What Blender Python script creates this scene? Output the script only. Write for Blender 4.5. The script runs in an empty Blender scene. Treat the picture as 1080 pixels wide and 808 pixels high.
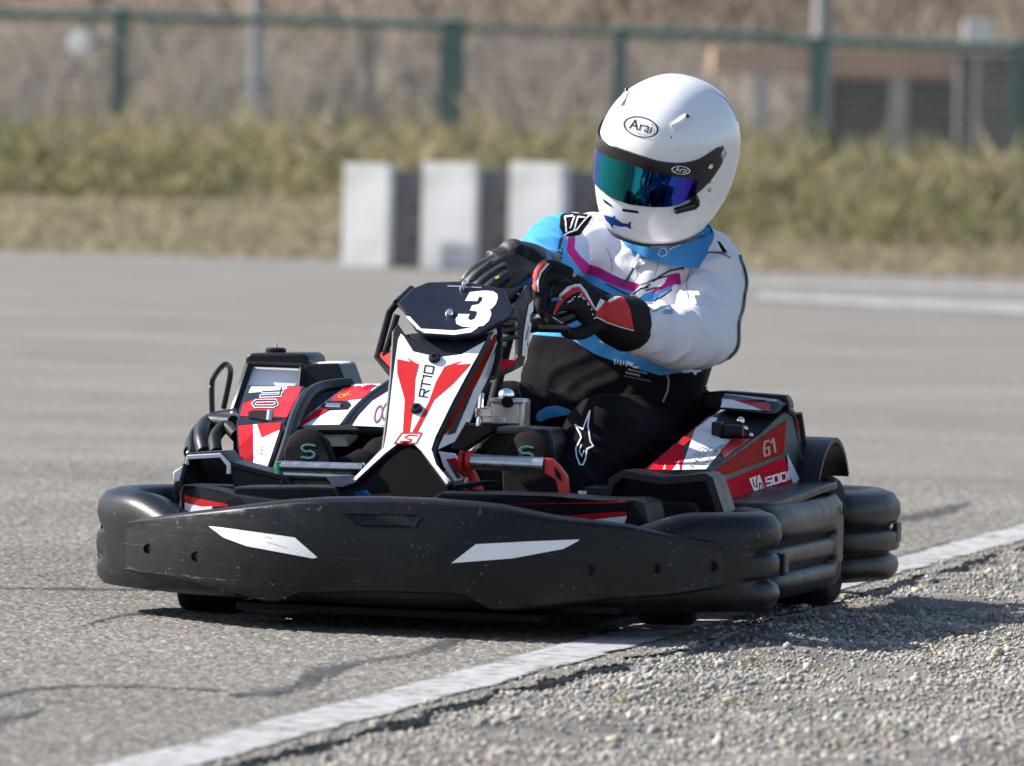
import bpy, bmesh, math, random
import numpy as np
from mathutils import Vector, Matrix, noise
from mathutils.bvhtree import BVHTree
from mathutils.geometry import tessellate_polygon
random.seed(7); rng = np.random.default_rng(7)
scene = bpy.context.scene
COL = scene.collection

# ------------------------------------------------------------------ camera solved from the photograph
F = 8060.; H = .974; YH = 148.
PIT = math.atan((404-YH)/F); ROL = math.radians(1.6); YAW = math.radians(14)
SA, CA = math.sin(YAW), math.cos(YAW)
OX, OY = -.13374, 15.38989           # kart origin: ground below the front axle centre

def ray(px, py):
    x, y = px-540, 404-py
    c, s = math.cos(ROL), math.sin(ROL)
    x, y = x*c-y*s, x*s+y*c
    return (x/F, math.cos(PIT)+y/F*math.sin(PIT), -math.sin(PIT)+y/F*math.cos(PIT))
def w2l(X, Y): return (X*CA-Y*SA, X*SA+Y*CA)
CL = Vector((*w2l(-OX, -OY), H))     # camera in kart space
def lray(px, py):
    r = ray(px, py); d = w2l(r[0], r[1])
    return Vector((d[0], d[1], r[2]))
def K(px, py, v):
    """kart-space point seen at a photo pixel, at lengthwise position v"""
    d = lray(px, py); t = (v-CL.y)/d.y
    return CL+d*t
def KF(px, py, f, v=-.4):
    for _ in range(25):
        p = K(px, py, v); v = v*.4+f(p.x)*.6
    return K(px, py, v)
def KS(pts): return [K(*p) for p in pts]
def W(px, py, z=0.):
    r = ray(px, py); t = (z-H)/r[2]
    return (r[0]*t, r[1]*t, z)
def WD(px, py, Y):
    r = ray(px, py); t = Y/r[1]
    return Vector((r[0]*t, Y, H+r[2]*t))
def proj(p):
    """kart-space -> photo pixel"""
    X = OX+p[0]*CA+p[1]*SA; Y = OY-p[0]*SA+p[1]*CA; Z = p[2]-H
    d = Y*math.cos(PIT)-Z*math.sin(PIT); u = Y*math.sin(PIT)+Z*math.cos(PIT)
    x, y = X/d*F, u/d*F
    c, s = math.cos(ROL), math.sin(ROL)
    return 540+x*c+y*s, 404-(-x*s+y*c)

# ------------------------------------------------------------------ materials
MATS = {}
def nn(nt, t, **kw):
    n = nt.nodes.new(t)
    for k, v in kw.items(): setattr(n, k, v)
    return n
def mat(name, col, rough=.5, metal=0., spec=.5, bump=0., bscale=200., var=0., vscale=30., coat=0., specks=None):
    m = bpy.data.materials.new(name); m.use_nodes = True
    nt = m.node_tree; b = nt.nodes['Principled BSDF']; L = nt.links.new
    b.inputs['Base Color'].default_value = (*col, 1); b.inputs['Roughness'].default_value = rough
    b.inputs['Metallic'].default_value = metal; b.inputs['Specular IOR Level'].default_value = spec
    b.inputs['Coat Weight'].default_value = coat; b.inputs['Coat Roughness'].default_value = .05
    tc = nn(nt, 'ShaderNodeTexCoord')
    src = None
    if var:
        no = nn(nt, 'ShaderNodeTexNoise'); no.inputs['Scale'].default_value = vscale; no.inputs['Detail'].default_value = 6
        L(tc.outputs['Object'], no.inputs['Vector'])
        mp = nn(nt, 'ShaderNodeMapRange'); mp.inputs['From Min'].default_value = .3; mp.inputs['From Max'].default_value = .7
        mp.inputs['To Min'].default_value = 1-var; mp.inputs['To Max'].default_value = 1+var
        L(no.outputs['Fac'], mp.inputs['Value'])
        mx = nn(nt, 'ShaderNodeMix', data_type='RGBA', blend_type='MULTIPLY'); mx.inputs['Factor'].default_value = 1
        mx.inputs['A'].default_value = (*col, 1); L(mp.outputs['Result'], mx.inputs['B'])
        src = mx.outputs['Result']
        mr = nn(nt, 'ShaderNodeMapRange'); mr.inputs['To Min'].default_value = max(0, rough-.12); mr.inputs['To Max'].default_value = min(1, rough+.14)
        L(no.outputs['Fac'], mr.inputs['Value']); L(mr.outputs['Result'], b.inputs['Roughness'])
    if specks:
        scol, thr, ssc = specks
        vo = nn(nt, 'ShaderNodeTexNoise'); vo.inputs['Scale'].default_value = ssc; vo.inputs['Detail'].default_value = 2
        L(tc.outputs['Object'], vo.inputs['Vector'])
        v2 = nn(nt, 'ShaderNodeTexNoise'); v2.inputs['Scale'].default_value = 14; L(tc.outputs['Object'], v2.inputs['Vector'])
        ad = nn(nt, 'ShaderNodeMath', operation='MULTIPLY_ADD'); ad.inputs[1].default_value = .25
        L(v2.outputs['Fac'], ad.inputs[0]); L(vo.outputs['Fac'], ad.inputs[2])
        mp = nn(nt, 'ShaderNodeMapRange'); mp.inputs['From Min'].default_value = thr; mp.inputs['From Max'].default_value = thr+.03
        L(ad.outputs[0], mp.inputs['Value'])
        mx = nn(nt, 'ShaderNodeMix', data_type='RGBA'); L(mp.outputs['Result'], mx.inputs['Factor'])
        if src: L(src, mx.inputs['A'])
        else: mx.inputs['A'].default_value = (*col, 1)
        mx.inputs['B'].default_value = (*scol, 1); src = mx.outputs['Result']
    if src: L(src, b.inputs['Base Color'])
    if bump:
        n2 = nn(nt, 'ShaderNodeTexNoise'); n2.inputs['Scale'].default_value = bscale; n2.inputs['Detail'].default_value = 4
        L(tc.outputs['Object'], n2.inputs['Vector'])
        bu = nn(nt, 'ShaderNodeBump'); bu.inputs['Strength'].default_value = bump; bu.inputs['Distance'].default_value = .002
        L(n2.outputs['Fac'], bu.inputs['Height']); L(bu.outputs['Normal'], b.inputs['Normal'])
    MATS[name] = m
    return m
mat('bumper_plastic', (.0050, .0056, .0076), .36, spec=.26, bump=.25, bscale=260, var=.25, vscale=18, specks=((.10, .098, .095), .84, 110))
def wear_mat(name):
    """road dust, scuffs and pale scrapes over a moulded plastic"""
    nt = MATS[name].node_tree; b = nt.nodes['Principled BSDF']; L = nt.links.new; tc = nn(nt, 'ShaderNodeTexCoord')
    base = b.inputs['Base Color'].links[0].from_socket
    n1 = nn(nt, 'ShaderNodeTexNoise'); n1.inputs['Scale'].default_value = 7; n1.inputs['Detail'].default_value = 10; n1.inputs['Roughness'].default_value = .7; L(tc.outputs['Object'], n1.inputs['Vector'])
    sx = nn(nt, 'ShaderNodeSeparateXYZ'); L(tc.outputs['Object'], sx.inputs['Vector'])
    lo = nn(nt, 'ShaderNodeMapRange'); lo.inputs['From Min'].default_value = .16; lo.inputs['From Max'].default_value = .05; lo.inputs['To Min'].default_value = .0; lo.inputs['To Max'].default_value = .17; L(sx.outputs['Z'], lo.inputs['Value'])
    ad = nn(nt, 'ShaderNodeMath', operation='ADD'); L(n1.outputs['Fac'], ad.inputs[0]); L(lo.outputs['Result'], ad.inputs[1])
    mr = nn(nt, 'ShaderNodeMapRange'); mr.inputs['From Min'].default_value = .56; mr.inputs['From Max'].default_value = .82; mr.inputs['To Max'].default_value = .32; L(ad.outputs[0], mr.inputs['Value'])
    mx = nn(nt, 'ShaderNodeMix', data_type='RGBA'); L(mr.outputs['Result'], mx.inputs['Factor']); L(base, mx.inputs['A']); mx.inputs['B'].default_value = (.045, .042, .038, 1)
    mg = nn(nt, 'ShaderNodeMapping'); mg.inputs['Scale'].default_value = (4, 4, 130); mg.inputs['Rotation'].default_value = (.06, .10, 0); L(tc.outputs['Object'], mg.inputs['Vector'])
    n2 = nn(nt, 'ShaderNodeTexNoise'); n2.inputs['Scale'].default_value = 1.6; n2.inputs['Detail'].default_value = 3; L(mg.outputs['Vector'], n2.inputs['Vector'])
    m2 = nn(nt, 'ShaderNodeMapRange'); m2.inputs['From Min'].default_value = .69; m2.inputs['From Max'].default_value = .76; m2.inputs['To Max'].default_value = .6; L(n2.outputs['Fac'], m2.inputs['Value'])
    mk = nn(nt, 'ShaderNodeMath', operation='MULTIPLY'); L(m2.outputs['Result'], mk.inputs[0])
    m3 = nn(nt, 'ShaderNodeMapRange'); m3.inputs['From Min'].default_value = .45; m3.inputs['From Max'].default_value = .6; L(n1.outputs['Fac'], m3.inputs['Value']); L(m3.outputs['Result'], mk.inputs[1])
    my = nn(nt, 'ShaderNodeMix', data_type='RGBA'); L(mk.outputs[0], my.inputs['Factor']); L(mx.outputs['Result'], my.inputs['A']); my.inputs['B'].default_value = (.07, .068, .066, 1); L(my.outputs['Result'], b.inputs['Base Color'])
wear_mat('bumper_plastic')
mat('pod_plastic', (.006, .007, .011), .38, spec=.26, bump=.18, bscale=300, var=.2, vscale=20)
mat('plate_navy', (.008, .011, .022), .32, spec=.3, var=.1, vscale=14, bump=.05)
mat('dark', (.004, .004, .005), .7, spec=.2)
mat('rubber', (.011, .011, .012), .8, spec=.25, bump=.4, bscale=180, var=.3)
mat('hose', (.006, .006, .008), .4, spec=.3)
mat('decal_red', (.53, .012, .016), .38, spec=.3, var=.05, vscale=9)
mat('decal_deep_red', (.36, .006, .004), .6, spec=.05, var=.08)
mat('decal_crimson', (.60, .008, .022), .75, spec=.03, var=.05)
mat('decal_white', (.80, .80, .82), .32, coat=.2, var=.03, vscale=11)
mat('decal_pale', (.50, .52, .62), .35, var=.05)
mat('decal_navy', (.006, .008, .014), .38, spec=.3)
mat('decal_grey', (.22, .22, .24), .4)
mat('decal_yellow', (.62, .50, .03), .4)
mat('decal_teal', (.015, .14, .15), .6)
mat('decal_mauve', (.20, .06, .10), .4)
mat('edge_white', (.72, .72, .74), .35)
mat('chrome', (.82, .82, .84), .14, metal=1.)
mat('steel', (.50, .50, .52), .3, metal=1., var=.12, vscale=60)
mat('silver_panel', (.80, .80, .86), .6, spec=.25, var=.04, vscale=8)
mat('red_metal', (.60, .018, .014), .35, var=.1)
mat('green_plastic', (.01, .22, .09), .4)
mat('helmet_white', (.80, .80, .81), .22, coat=.6, var=.012, vscale=6)
mat('visor_black', (.009, .009, .011), .25)
mat('glove_black', (.006, .006, .007), .7, spec=.25, bump=.5, bscale=330, var=.3, vscale=50)
mat('glove_red', (.55, .012, .012), .6, bump=.4, bscale=330, var=.1)
mat('glove_white', (.72, .70, .70), .6, bump=.3, bscale=330)
mat('glove_grey', (.022, .022, .024), .5, bump=.4, bscale=260, var=.25)
mat('sole', (.0075, .0068, .0066), .85, spec=.15, bump=.6, bscale=240, var=.35, vscale=25)
mat('shark_blue', (.008, .03, .19), .3, coat=.2)
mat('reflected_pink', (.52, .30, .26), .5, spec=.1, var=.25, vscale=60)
mat('scrape', (.055, .054, .052), .7, spec=.1)
mat('zip', (.05, .05, .055), .4)
mat('suit_print', (.035, .20, .46), .75, spec=.2)
mat('neck_black', (.01, .01, .012), .9)

# ------------------------------------------------------------------ mesh builder (kart space / any space)
def catmull(pts, n=6):
    P = [Vector(p) for p in pts]
    if len(P) < 3: return P
    out = []
    for i in range(len(P)-1):
        a = P[i-1] if i else P[0]*2-P[1]
        b, c = P[i], P[i+1]
        d = P[i+2] if i+2 < len(P) else P[-1]*2-P[-2]
        for k in range(n):
            t = k/n
            out.append(.5*((2*b)+(c-a)*t+(2*a-5*b+4*c-d)*t*t+(3*b-a-3*c+d)*t**3))
    out.append(P[-1]); return out

class MB:
    def __init__(s): s.v = []; s.f = []; s.m = []
    def add(s, vs, fs, m=0):
        o = len(s.v); s.v += [tuple(p) for p in vs]
        for f in fs: s.f.append(tuple(o+i for i in f)); s.m.append(m)
        return s
    def loft(s, rings, cap=True, closed=True, m=0):
        n = len(rings[0]); vs = [p for r in rings for p in r]; fs = []
        for i in range(len(rings)-1):
            for j in range(n if closed else n-1):
                k = (j+1) % n
                fs.append((i*n+j, i*n+k, (i+1)*n+k, (i+1)*n+j))
        if cap and closed:
            fs.append(tuple(range(n-1, -1, -1))); fs.append(tuple((len(rings)-1)*n+j for j in range(n)))
        return s.add(vs, fs, m)
    def tube(s, path, r, n=12, sm=5, m=0, cap=True):
        P = catmull(path, sm) if sm else [Vector(p) for p in path]
        rr = r if isinstance(r, (list, tuple)) else None
        rings = []; up = None
        for i, p in enumerate(P):
            d = (P[min(i+1, len(P)-1)]-P[max(i-1, 0)]).normalized()
            if up is None:
                up = Vector((0, 0, 1)) if abs(d.z) < .8 else Vector((1, 0, 0))
            x = d.cross(up)
            x.normalize(); up = x.cross(d).normalized()
            if rr:
                q = i/(len(P)-1)*(len(rr)-1); k = min(int(q), len(rr)-2); R = rr[k]+(rr[k+1]-rr[k])*(q-k)
            else: R = r
            rings.append([p+(x*math.cos(a)+up*math.sin(a))*R for a in [2*math.pi*j/n for j in range(n)]])
        return s.loft(rings, cap, True, m)
    def prism(s, poly, d, m=0):
        """polygon of 3-D points extruded by vector d (or list of points)"""
        A = [Vector(p) for p in poly]; d = Vector(d); B = [p+d for p in A]; n = len(A)
        fs = [tuple(range(n)), tuple(range(2*n-1, n-1, -1))]+[(i, n+i, n+(i+1) % n, (i+1) % n) for i in range(n)]
        return s.add(A+B, fs, m)
    def box(s, c, size, rot=None, m=0):
        c = Vector(c); h = Vector(size)/2; R = rot or Matrix.Identity(3)
        vs = [c+R@Vector((x*h.x, y*h.y, z*h.z)) for x in (-1, 1) for y in (-1, 1) for z in (-1, 1)]
        return s.add(vs, [(0, 1, 3, 2), (4, 6, 7, 5), (0, 4, 5, 1), (2, 3, 7, 6), (0, 2, 6, 4), (1, 5, 7, 3)], m)
    def lathe(s, prof, c, axis, n=24, m=0, cap=True):
        """prof: (r, h) along axis"""
        a = Vector(axis).normalized(); t = a.orthogonal().normalized(); b = a.cross(t); c = Vector(c)
        rings = [[c+a*h+(t*math.cos(q)+b*math.sin(q))*r for q in [2*math.pi*j/n for j in range(n)]] for r, h in prof]
        return s.loft(rings, cap, True, m)
    def ball(s, c, r, m=0, n=12, k=8):
        return s.lathe([(max(1e-4, r*math.sin(math.pi*i/k)), -r*math.cos(math.pi*i/k)) for i in range(k+1)], c, (0, 0, 1), n, m)
    def build(s, name, mats, parent=None, bevel=0., seg=2, angle=35, sub=0):
        me = bpy.data.meshes.new(name); me.from_pydata(s.v, [], s.f)
        for i, p in enumerate(me.polygons): p.material_index = s.m[i]
        bm = bmesh.new(); bm.from_mesh(me)
        bmesh.ops.remove_doubles(bm, verts=bm.verts, dist=1e-5)
        bmesh.ops.recalc_face_normals(bm, faces=bm.faces)
        if bevel:
            es = [e for e in bm.edges if len(e.link_faces) == 2 and e.calc_face_angle(0) > math.radians(30)]
            r_ = bmesh.ops.bevel(bm, geom=es, offset=bevel, segments=seg, profile=.6, affect='EDGES', clamp_overlap=True)
            for f in bm.faces: f.smooth = False
            for f in r_['faces']: f.smooth = True
        flags = [f.smooth for f in bm.faces] if bevel else None
        bm.to_mesh(me); bm.free()
        o = link(name, me, mats, parent, angle)
        if bevel: me.polygons.foreach_set('use_smooth', flags)
        return o
def link(name, me, mats, parent=None, angle=35):
    for x in (mats if isinstance(mats, (list, tuple)) else [mats]):
        me.materials.append(MATS[x] if isinstance(x, str) else x)
    me.polygons.foreach_set('use_smooth', [True]*len(me.polygons))
    me.set_sharp_from_angle(angle=math.radians(angle))
    o = bpy.data.objects.new(name, me); COL.objects.link(o)
    if parent: o.parent = parent
    return o
def tag(o, label=None, cat=None, group=None, kind=None):
    if label: o['label'] = label
    if cat: o['category'] = cat
    if group: o['group'] = group
    if kind: o['kind'] = kind
    return o
def empty(name, loc=(0, 0, 0), rz=0.):
    o = bpy.data.objects.new(name, None); COL.objects.link(o); o.location = loc; o.rotation_euler = (0, 0, rz)
    o.empty_display_size = .1
    return o

# ------------------------------------------------------------------ printed graphics laid on a part's own surface (part of that part's mesh)
def tri_poly(poly):
    P = [Vector((p[0], p[1], 0)) for p in poly]
    return [(p.x, p.y) for p in P], [tuple(t) for t in tessellate_polygon([P])]
def refine(vs, ts, L):
    vs = list(vs); mids = {}
    def mid(a, b):
        k = (min(a, b), max(a, b))
        if k not in mids:
            vs.append(((vs[a][0]+vs[b][0])/2, (vs[a][1]+vs[b][1])/2)); mids[k] = len(vs)-1
        return mids[k]
    def dl(a, b): return math.hypot(vs[a][0]-vs[b][0], vs[a][1]-vs[b][1])
    out = []; st = list(ts)
    while st:
        a, b, c = st.pop(); e = [(dl(a, b), a, b, c), (dl(b, c), b, c, a), (dl(c, a), c, a, b)]
        m_, p, q, r = max(e)
        if m_ <= L: out.append((a, b, c))
        else:
            x = mid(p, q); st += [(p, x, r), (x, q, r)]
    return vs, out
class Print:
    def __init__(s, o, base=.0012, jump=.03):
        s.jump = jump
        s.o = o; me = o.data; bm = bmesh.new(); bm.from_mesh(me); bmesh.ops.triangulate(bm, faces=[f for f in bm.faces if len(f.verts) > 3]); bm.to_mesh(me); bm.free(); s.bvh = BVHTree.FromPolygons([v.co for v in me.vertices], [tuple(p.vertices) for p in me.polygons])
        s.v = []; s.f = []; s.m = []; s.k = 0; s.base = base; s.layer = 0
        s.nrm = [p.normal.copy() for p in me.polygons]
    def slot(s, m):
        M = MATS[m]; ms = s.o.data.materials
        for i, x in enumerate(ms):
            if x == M: return i
        ms.append(M); return len(ms)-1
    def tris(s, vs, ts, m, L=3., lift=None, jump=None):
        jump = jump or s.jump
        vs, ts = refine(vs, ts, L); s.k += 1
        off = (s.base+s.layer*.0006 if lift is None else lift)+(s.k % 20)*.00001
        hit = []
        for (x, y) in vs:
            d = lray(x, y).normalized(); h, n, i, _ = s.bvh.ray_cast(CL, d)
            if h is None: hit.append(None); continue
            n = -n if n.dot(d) > 0 else n; hit.append(h+n*off*.8-d*off*.4)
        o = len(s.v); s.v += [h if h is not None else Vector((0, 0, 0)) for h in hit]; sl = s.slot(m)
        for a, b, c in ts:
            if None in (hit[a], hit[b], hit[c]): continue
            if max((hit[a]-hit[b]).length, (hit[b]-hit[c]).length, (hit[a]-hit[c]).length) > jump*max(1, L/3): continue
            s.f.append((o+a, o+b, o+c)); s.m.append(sl)
    def poly(s, pts, m, L=3., **k):
        vs, ts = tri_poly(pts); s.tris(vs, ts, m, L, **k); return s
    def line(s, pts, w, m, closed=False, L=3., sm=0):
        if sm: pts = [(p.x, p.y) for p in catmull([(a, b, 0) for a, b in pts], sm)]
        P = list(pts)+([pts[0]] if closed else [])
        for (x0, y0), (x1, y1) in zip(P, P[1:]):
            dx, dy = x1-x0, y1-y0; l = math.hypot(dx, dy) or 1e-6; dx /= l; dy /= l; e = w*.35
            x0 -= dx*e; y0 -= dy*e; x1 += dx*e; y1 += dy*e; nx, ny = -dy*w/2, dx*w/2
            s.poly([(x0+nx, y0+ny), (x1+nx, y1+ny), (x1-nx, y1-ny), (x0-nx, y0-ny)], m, L)
    def ellipse(s, c, rx, ry, ang, m, hole=0., n=28, L=4.):
        ca, sa = math.cos(math.radians(ang)), math.sin(math.radians(ang))
        pt = lambda q, k: (c[0]+rx*k*math.cos(q)*ca-ry*k*math.sin(q)*sa, c[1]+rx*k*math.cos(q)*sa+ry*k*math.sin(q)*ca)
        if not hole: return s.poly([pt(2*math.pi*i/n, 1) for i in range(n)], m, L)
        vs = [pt(2*math.pi*i/n, 1) for i in range(n)]+[pt(2*math.pi*i/n, hole) for i in range(n)]
        ts = []
        for i in range(n):
            j = (i+1) % n; ts += [(i, j, n+j), (i, n+j, n+i)]
        s.tris(vs, ts, m, L)
    def strokes(s, glyphs, org, ex, ey, w, m):
        """stroke lettering: list of polylines in unit cells; org/ex/ey in pixels"""
        for pl in glyphs:
            s.line([(org[0]+x*ex[0]+y*ey[0], org[1]+x*ex[1]+y*ey[1]) for x, y in pl], w, m)
    def text(s, txt, org, ex, ey, m, shear=0., L=4.):
        vs, ts, wd = text_mesh(txt)
        s.tris([(org[0]+(x+shear*y)*ex[0]+y*ey[0], org[1]+(x+shear*y)*ex[1]+y*ey[1]) for x, y in vs], ts, m, L)
    def done(s):
        me = s.o.data; bm = bmesh.new(); bm.from_mesh(me)
        vs = [bm.verts.new(v) for v in s.v]
        for f, m in zip(s.f, s.m):
            try: q = bm.faces.new([vs[i] for i in f]); q.material_index = m; q.smooth = False
            except ValueError: pass
        bmesh.ops.delete(bm, geom=[v for v in vs if not v.link_faces], context='VERTS')
        bm.to_mesh(me); bm.free(); return s.o
_tc = {}
def text_mesh(txt):
    """built-in font -> 2-D triangles, x from 0 to 1 (width), y in the same unit"""
    if txt in _tc: return _tc[txt]
    cu = bpy.data.curves.new('lettering', 'FONT'); cu.body = txt; cu.resolution_u = 3
    o = bpy.data.objects.new('lettering', cu); COL.objects.link(o)
    dg = bpy.context.evaluated_depsgraph_get(); me = o.evaluated_get(dg).to_mesh(); me.calc_loop_triangles()
    P = [v.co.copy() for v in me.vertices]; T = [tuple(t.vertices) for t in me.loop_triangles]
    o.evaluated_get(dg).to_mesh_clear(); bpy.data.objects.remove(o); bpy.data.curves.remove(cu)
    x0 = min(p.x for p in P); w = max(p.x for p in P)-x0
    _tc[txt] = ([((p.x-x0)/w, p.y/w) for p in P], T, w); return _tc[txt]
SUNAZ, SUNEL, SUNS, SKYS, EXPO = 14, 38, 4.6, .085, 1.15
# ================================================================== THE KART
kart = empty('go_kart', (OX, OY, 0), -YAW)
tag(kart, 'black, red and white racing go-kart with number 3 plate, cornering over the white line', 'go-kart')

# ---- bumpers: a three-lobed moulded section swept along a plan path
PROF = [(-.075, .075), (-.03, .055), (-.008, .058), (.004, .072), (.008, .088), (.003, .104), (-.012, .112), (-.014, .117), (.004, .121), (.008, .126), (.008, .158),
        (.004, .164), (-.014, .168), (-.012, .173), (.002, .182), (.009, .2), (.006, .224), (-.008, .243), (-.035, .252), (-.07, .245), (-.085, .22), (-.085, .1)]
def sweep(path, prof, sm=6, taper=(.55, .55), nt=3, prof2=None, mix=None, hs=None):
    """prof at the ends, prof2 where mix(u, v) -> 1; hs(u, v) scales the top height"""
    P = catmull([(a, b, 0) for a, b in path], sm); rings = []; N = len(P)
    zc = sum(z for _, z in prof)/len(prof); nc = sum(n for n, _ in prof)/len(prof)
    for i, p in enumerate(P):
        d = (P[min(i+1, N-1)]-P[max(i-1, 0)]).normalized(); nrm = Vector((d.y, -d.x, 0))
        e = min(i, N-1-i); t = taper[0] if i < N/2 else taper[1]
        k = 1 if e >= nt else t+(1-t)*math.sqrt(max(0, 1-(1-e/nt)**2))
        f = mix(p.x, p.y) if mix else 0; h_ = hs(p.x, p.y) if hs else 1
        pr_ = [((n*(1-f)+prof2[j][0]*f), (z*(1-f)+prof2[j][1]*f)) for j, (n, z) in enumerate(prof)] if prof2 else prof
        rings.append([p+nrm*(nc+(n-nc)*k)+Vector((0, 0, .055+(zc+(z-zc)*k-.055)*h_)) for n, z in pr_])
    return rings
def smooth_prof(prof):
    """same points with the grooves filled: one rounded bulge"""
    zs_ = [z for _, z in prof]; z0, z1 = min(zs_), max(zs_)
    return [(n if n < -.028 else .006*(1-abs((z-.15)/.10)**3)-.03*max(0, abs((z-.15)/.10)-.75)*2, z) for n, z in prof]
def sstep(a, b, x):
    t = min(1, max(0, (x-a)/(b-a))); return t*t*(3-2*t)
def fplate(u): return -.515+.36*(abs(u-.01)/.66)**3
front_path = [(-.585, .13), (-.655, .05), (-.685, -.06), (-.665, -.16), (-.58, -.26), (-.4, -.385), (-.2, -.44), (.0, -.455), (.2, -.44), (.4, -.385), (.58, -.265), (.675, -.16), (.702, -.06), (.67, .05), (.60, .13)]
mb = MB(); mb.loft(sweep(front_path, PROF, 8, prof2=smooth_prof(PROF), mix=lambda u, v: sstep(-.10, -.20, v), hs=lambda u, v: .72+.28*sstep(.40, .60, abs(u))))
bumper = mb.build('front_bumper', 'bumper_plastic', kart, angle=60)
# square end sockets of the middle lobe
for c, z in (((.706, -.015, .145), (.022, .045, .045)), ((-.692, -.02, .143), (.022, .07, .06))):
    mb = MB(); mb.box(c, z); o = mb.build('bumper_socket', 'bumper_plastic', bumper, bevel=.006)
    mb = MB(); mb.box(Vector(c)+Vector((0, -.023, -.002)), (.011, .004, .028)); mb.build('socket_hole', 'dark', o)

# ---- front impact plate, curved in plan, with rounded rim
OUT = [(107, 571), (110, 562), (118, 556), (150, 550), (200, 543.5), (255, 537), (300, 532), (340, 529.5), (400, 529), (450, 531), (500, 535), (520, 537), (550, 543), (583, 549), (620, 553), (653, 557), (692, 565.5), (740, 573),
       (764, 577), (775, 583), (778, 592), (776, 604), (769, 613), (755, 618), (720, 624), (680, 628), (640, 631), (600, 635), (560, 640), (535, 642), (517, 641.5), (505, 635), (494, 628), (484, 625.5), (450, 624), (400, 623), (350, 623.5), (320, 624), (312, 626), (302, 631), (291, 633), (279, 632), (255, 625), (230, 618), (200, 611), (170, 605), (140, 600), (118, 597), (109, 590)]
pl2 = [KF(x, y, fplate) for x, y in OUT]
def grid_fill(poly, step):
    """fill a closed (a,b) polygon with an even mesh via triangulate + subdivide"""
    vs, ts = tri_poly(poly); return refine(vs, ts, step)
vs, ts = grid_fill([(p.x, p.z) for p in pl2], .03)
bm = bmesh.new(); bv = [bm.verts.new((x, fplate(x)-.012*(1-((z-.14)/.11)**2), z)) for x, z in vs]
for t in ts:
    try: bm.faces.new([bv[i] for i in t])
    except ValueError: pass
bmesh.ops.remove_doubles(bm, verts=bm.verts, dist=1e-5)
bmesh.ops.recalc_face_normals(bm, faces=bm.faces)
if sum(f.normal.y for f in bm.faces) > 0: bmesh.ops.reverse_faces(bm, faces=bm.faces)
bnd = [e for e in bm.edges if e.is_boundary]
for dy, sc in ((.003, 1.006), (.009, 1.010), (.012, 1.006), (.030, 1.0)):
    r = bmesh.ops.extrude_edge_only(bm, edges=bnd); nv = [g for g in r['geom'] if isinstance(g, bmesh.types.BMVert)]
    for q in nv:
        q.co.y += dy; q.co.x = q.co.x*sc; q.co.z = .14+(q.co.z-.14)*(1+(sc-1)*3.2)
    bnd = [g for g in r['geom'] if isinstance(g, bmesh.types.BMEdge)]
bmesh.ops.recalc_face_normals(bm, faces=bm.faces)
me = bpy.data.meshes.new('impact_plate'); bm.to_mesh(me); bm.free()
plate = link('impact_plate', me, 'bumper_plastic', kart, 50)
pr = Print(plate)
pr.poly([(220, 555), (232, 556), (311, 567), (335, 588), (330, 589), (260, 576), (236, 567)], 'decal_white')
rs = random.Random(11)
for k in range(26):                                     # scrapes in the plastic
    x, y = rs.uniform(130, 740), rs.uniform(560, 622); l = rs.uniform(5, 26); a_ = rs.uniform(-.12, .35)
    pr.line([(x, y), (x+l, y+l*a_)], rs.uniform(.35, .8), 'scrape')
for pts in ([(116, 600), (150, 607), (200, 615), (232, 622)], [(240, 625), (262, 629), (285, 631.5)], [(130, 603), (170, 610), (215, 618)]):
    pr.line(pts, 1.0, 'scrape', sm=4)
pr.poly([(476, 594), (502, 574), (560, 571), (611, 569), (609, 571), (594, 579), (540, 589)], 'decal_white')
pr.done()
for x, y in ((124, 572), (158, 578), (208, 586), (623, 601), (693, 599), (753, 597)):      # recessed bolts
    p = KF(x, y, fplate); p.y -= .012*(1-((p.z-.14)/.11)**2)
    mb = MB(); mb.lathe([(.011, .004), (.0105, -.0015), (.0085, -.0025), (.0075, .0015), (.0035, .0015), (.003, -.001), (.0001, -.001)], p, (0, 1, 0), 16)
    mb.build('bolt', 'dark', plate)
# slot in the plate's upper middle: a shallow dished pocket
a, b, c, d = [KF(x, y, fplate)+Vector((0, -.0125, 0)) for x, y in ((365, 541), (447, 543), (438, 556), (378, 555))]
mb = MB(); dy = Vector((0, .006, 0)); q = [a*.82+(a+b+c+d)/4*.18, b*.82+(a+b+c+d)/4*.18, c*.75+(a+b+c+d)/4*.25, d*.75+(a+b+c+d)/4*.25]
mb.add([a, b, c, d]+[p+dy*.3 for p in q]+[p-Vector((0, .0035, 0)) for p in (a, b, c, d)], [(8, 9, 5, 4), (9, 10, 6, 5), (10, 11, 7, 6), (11, 8, 4, 7), (4, 5, 6, 7), (0, 1, 9, 8), (1, 2, 10, 9), (2, 3, 11, 10), (3, 0, 8, 11)])
mb.build('slot', 'pod_plastic', plate)

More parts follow.
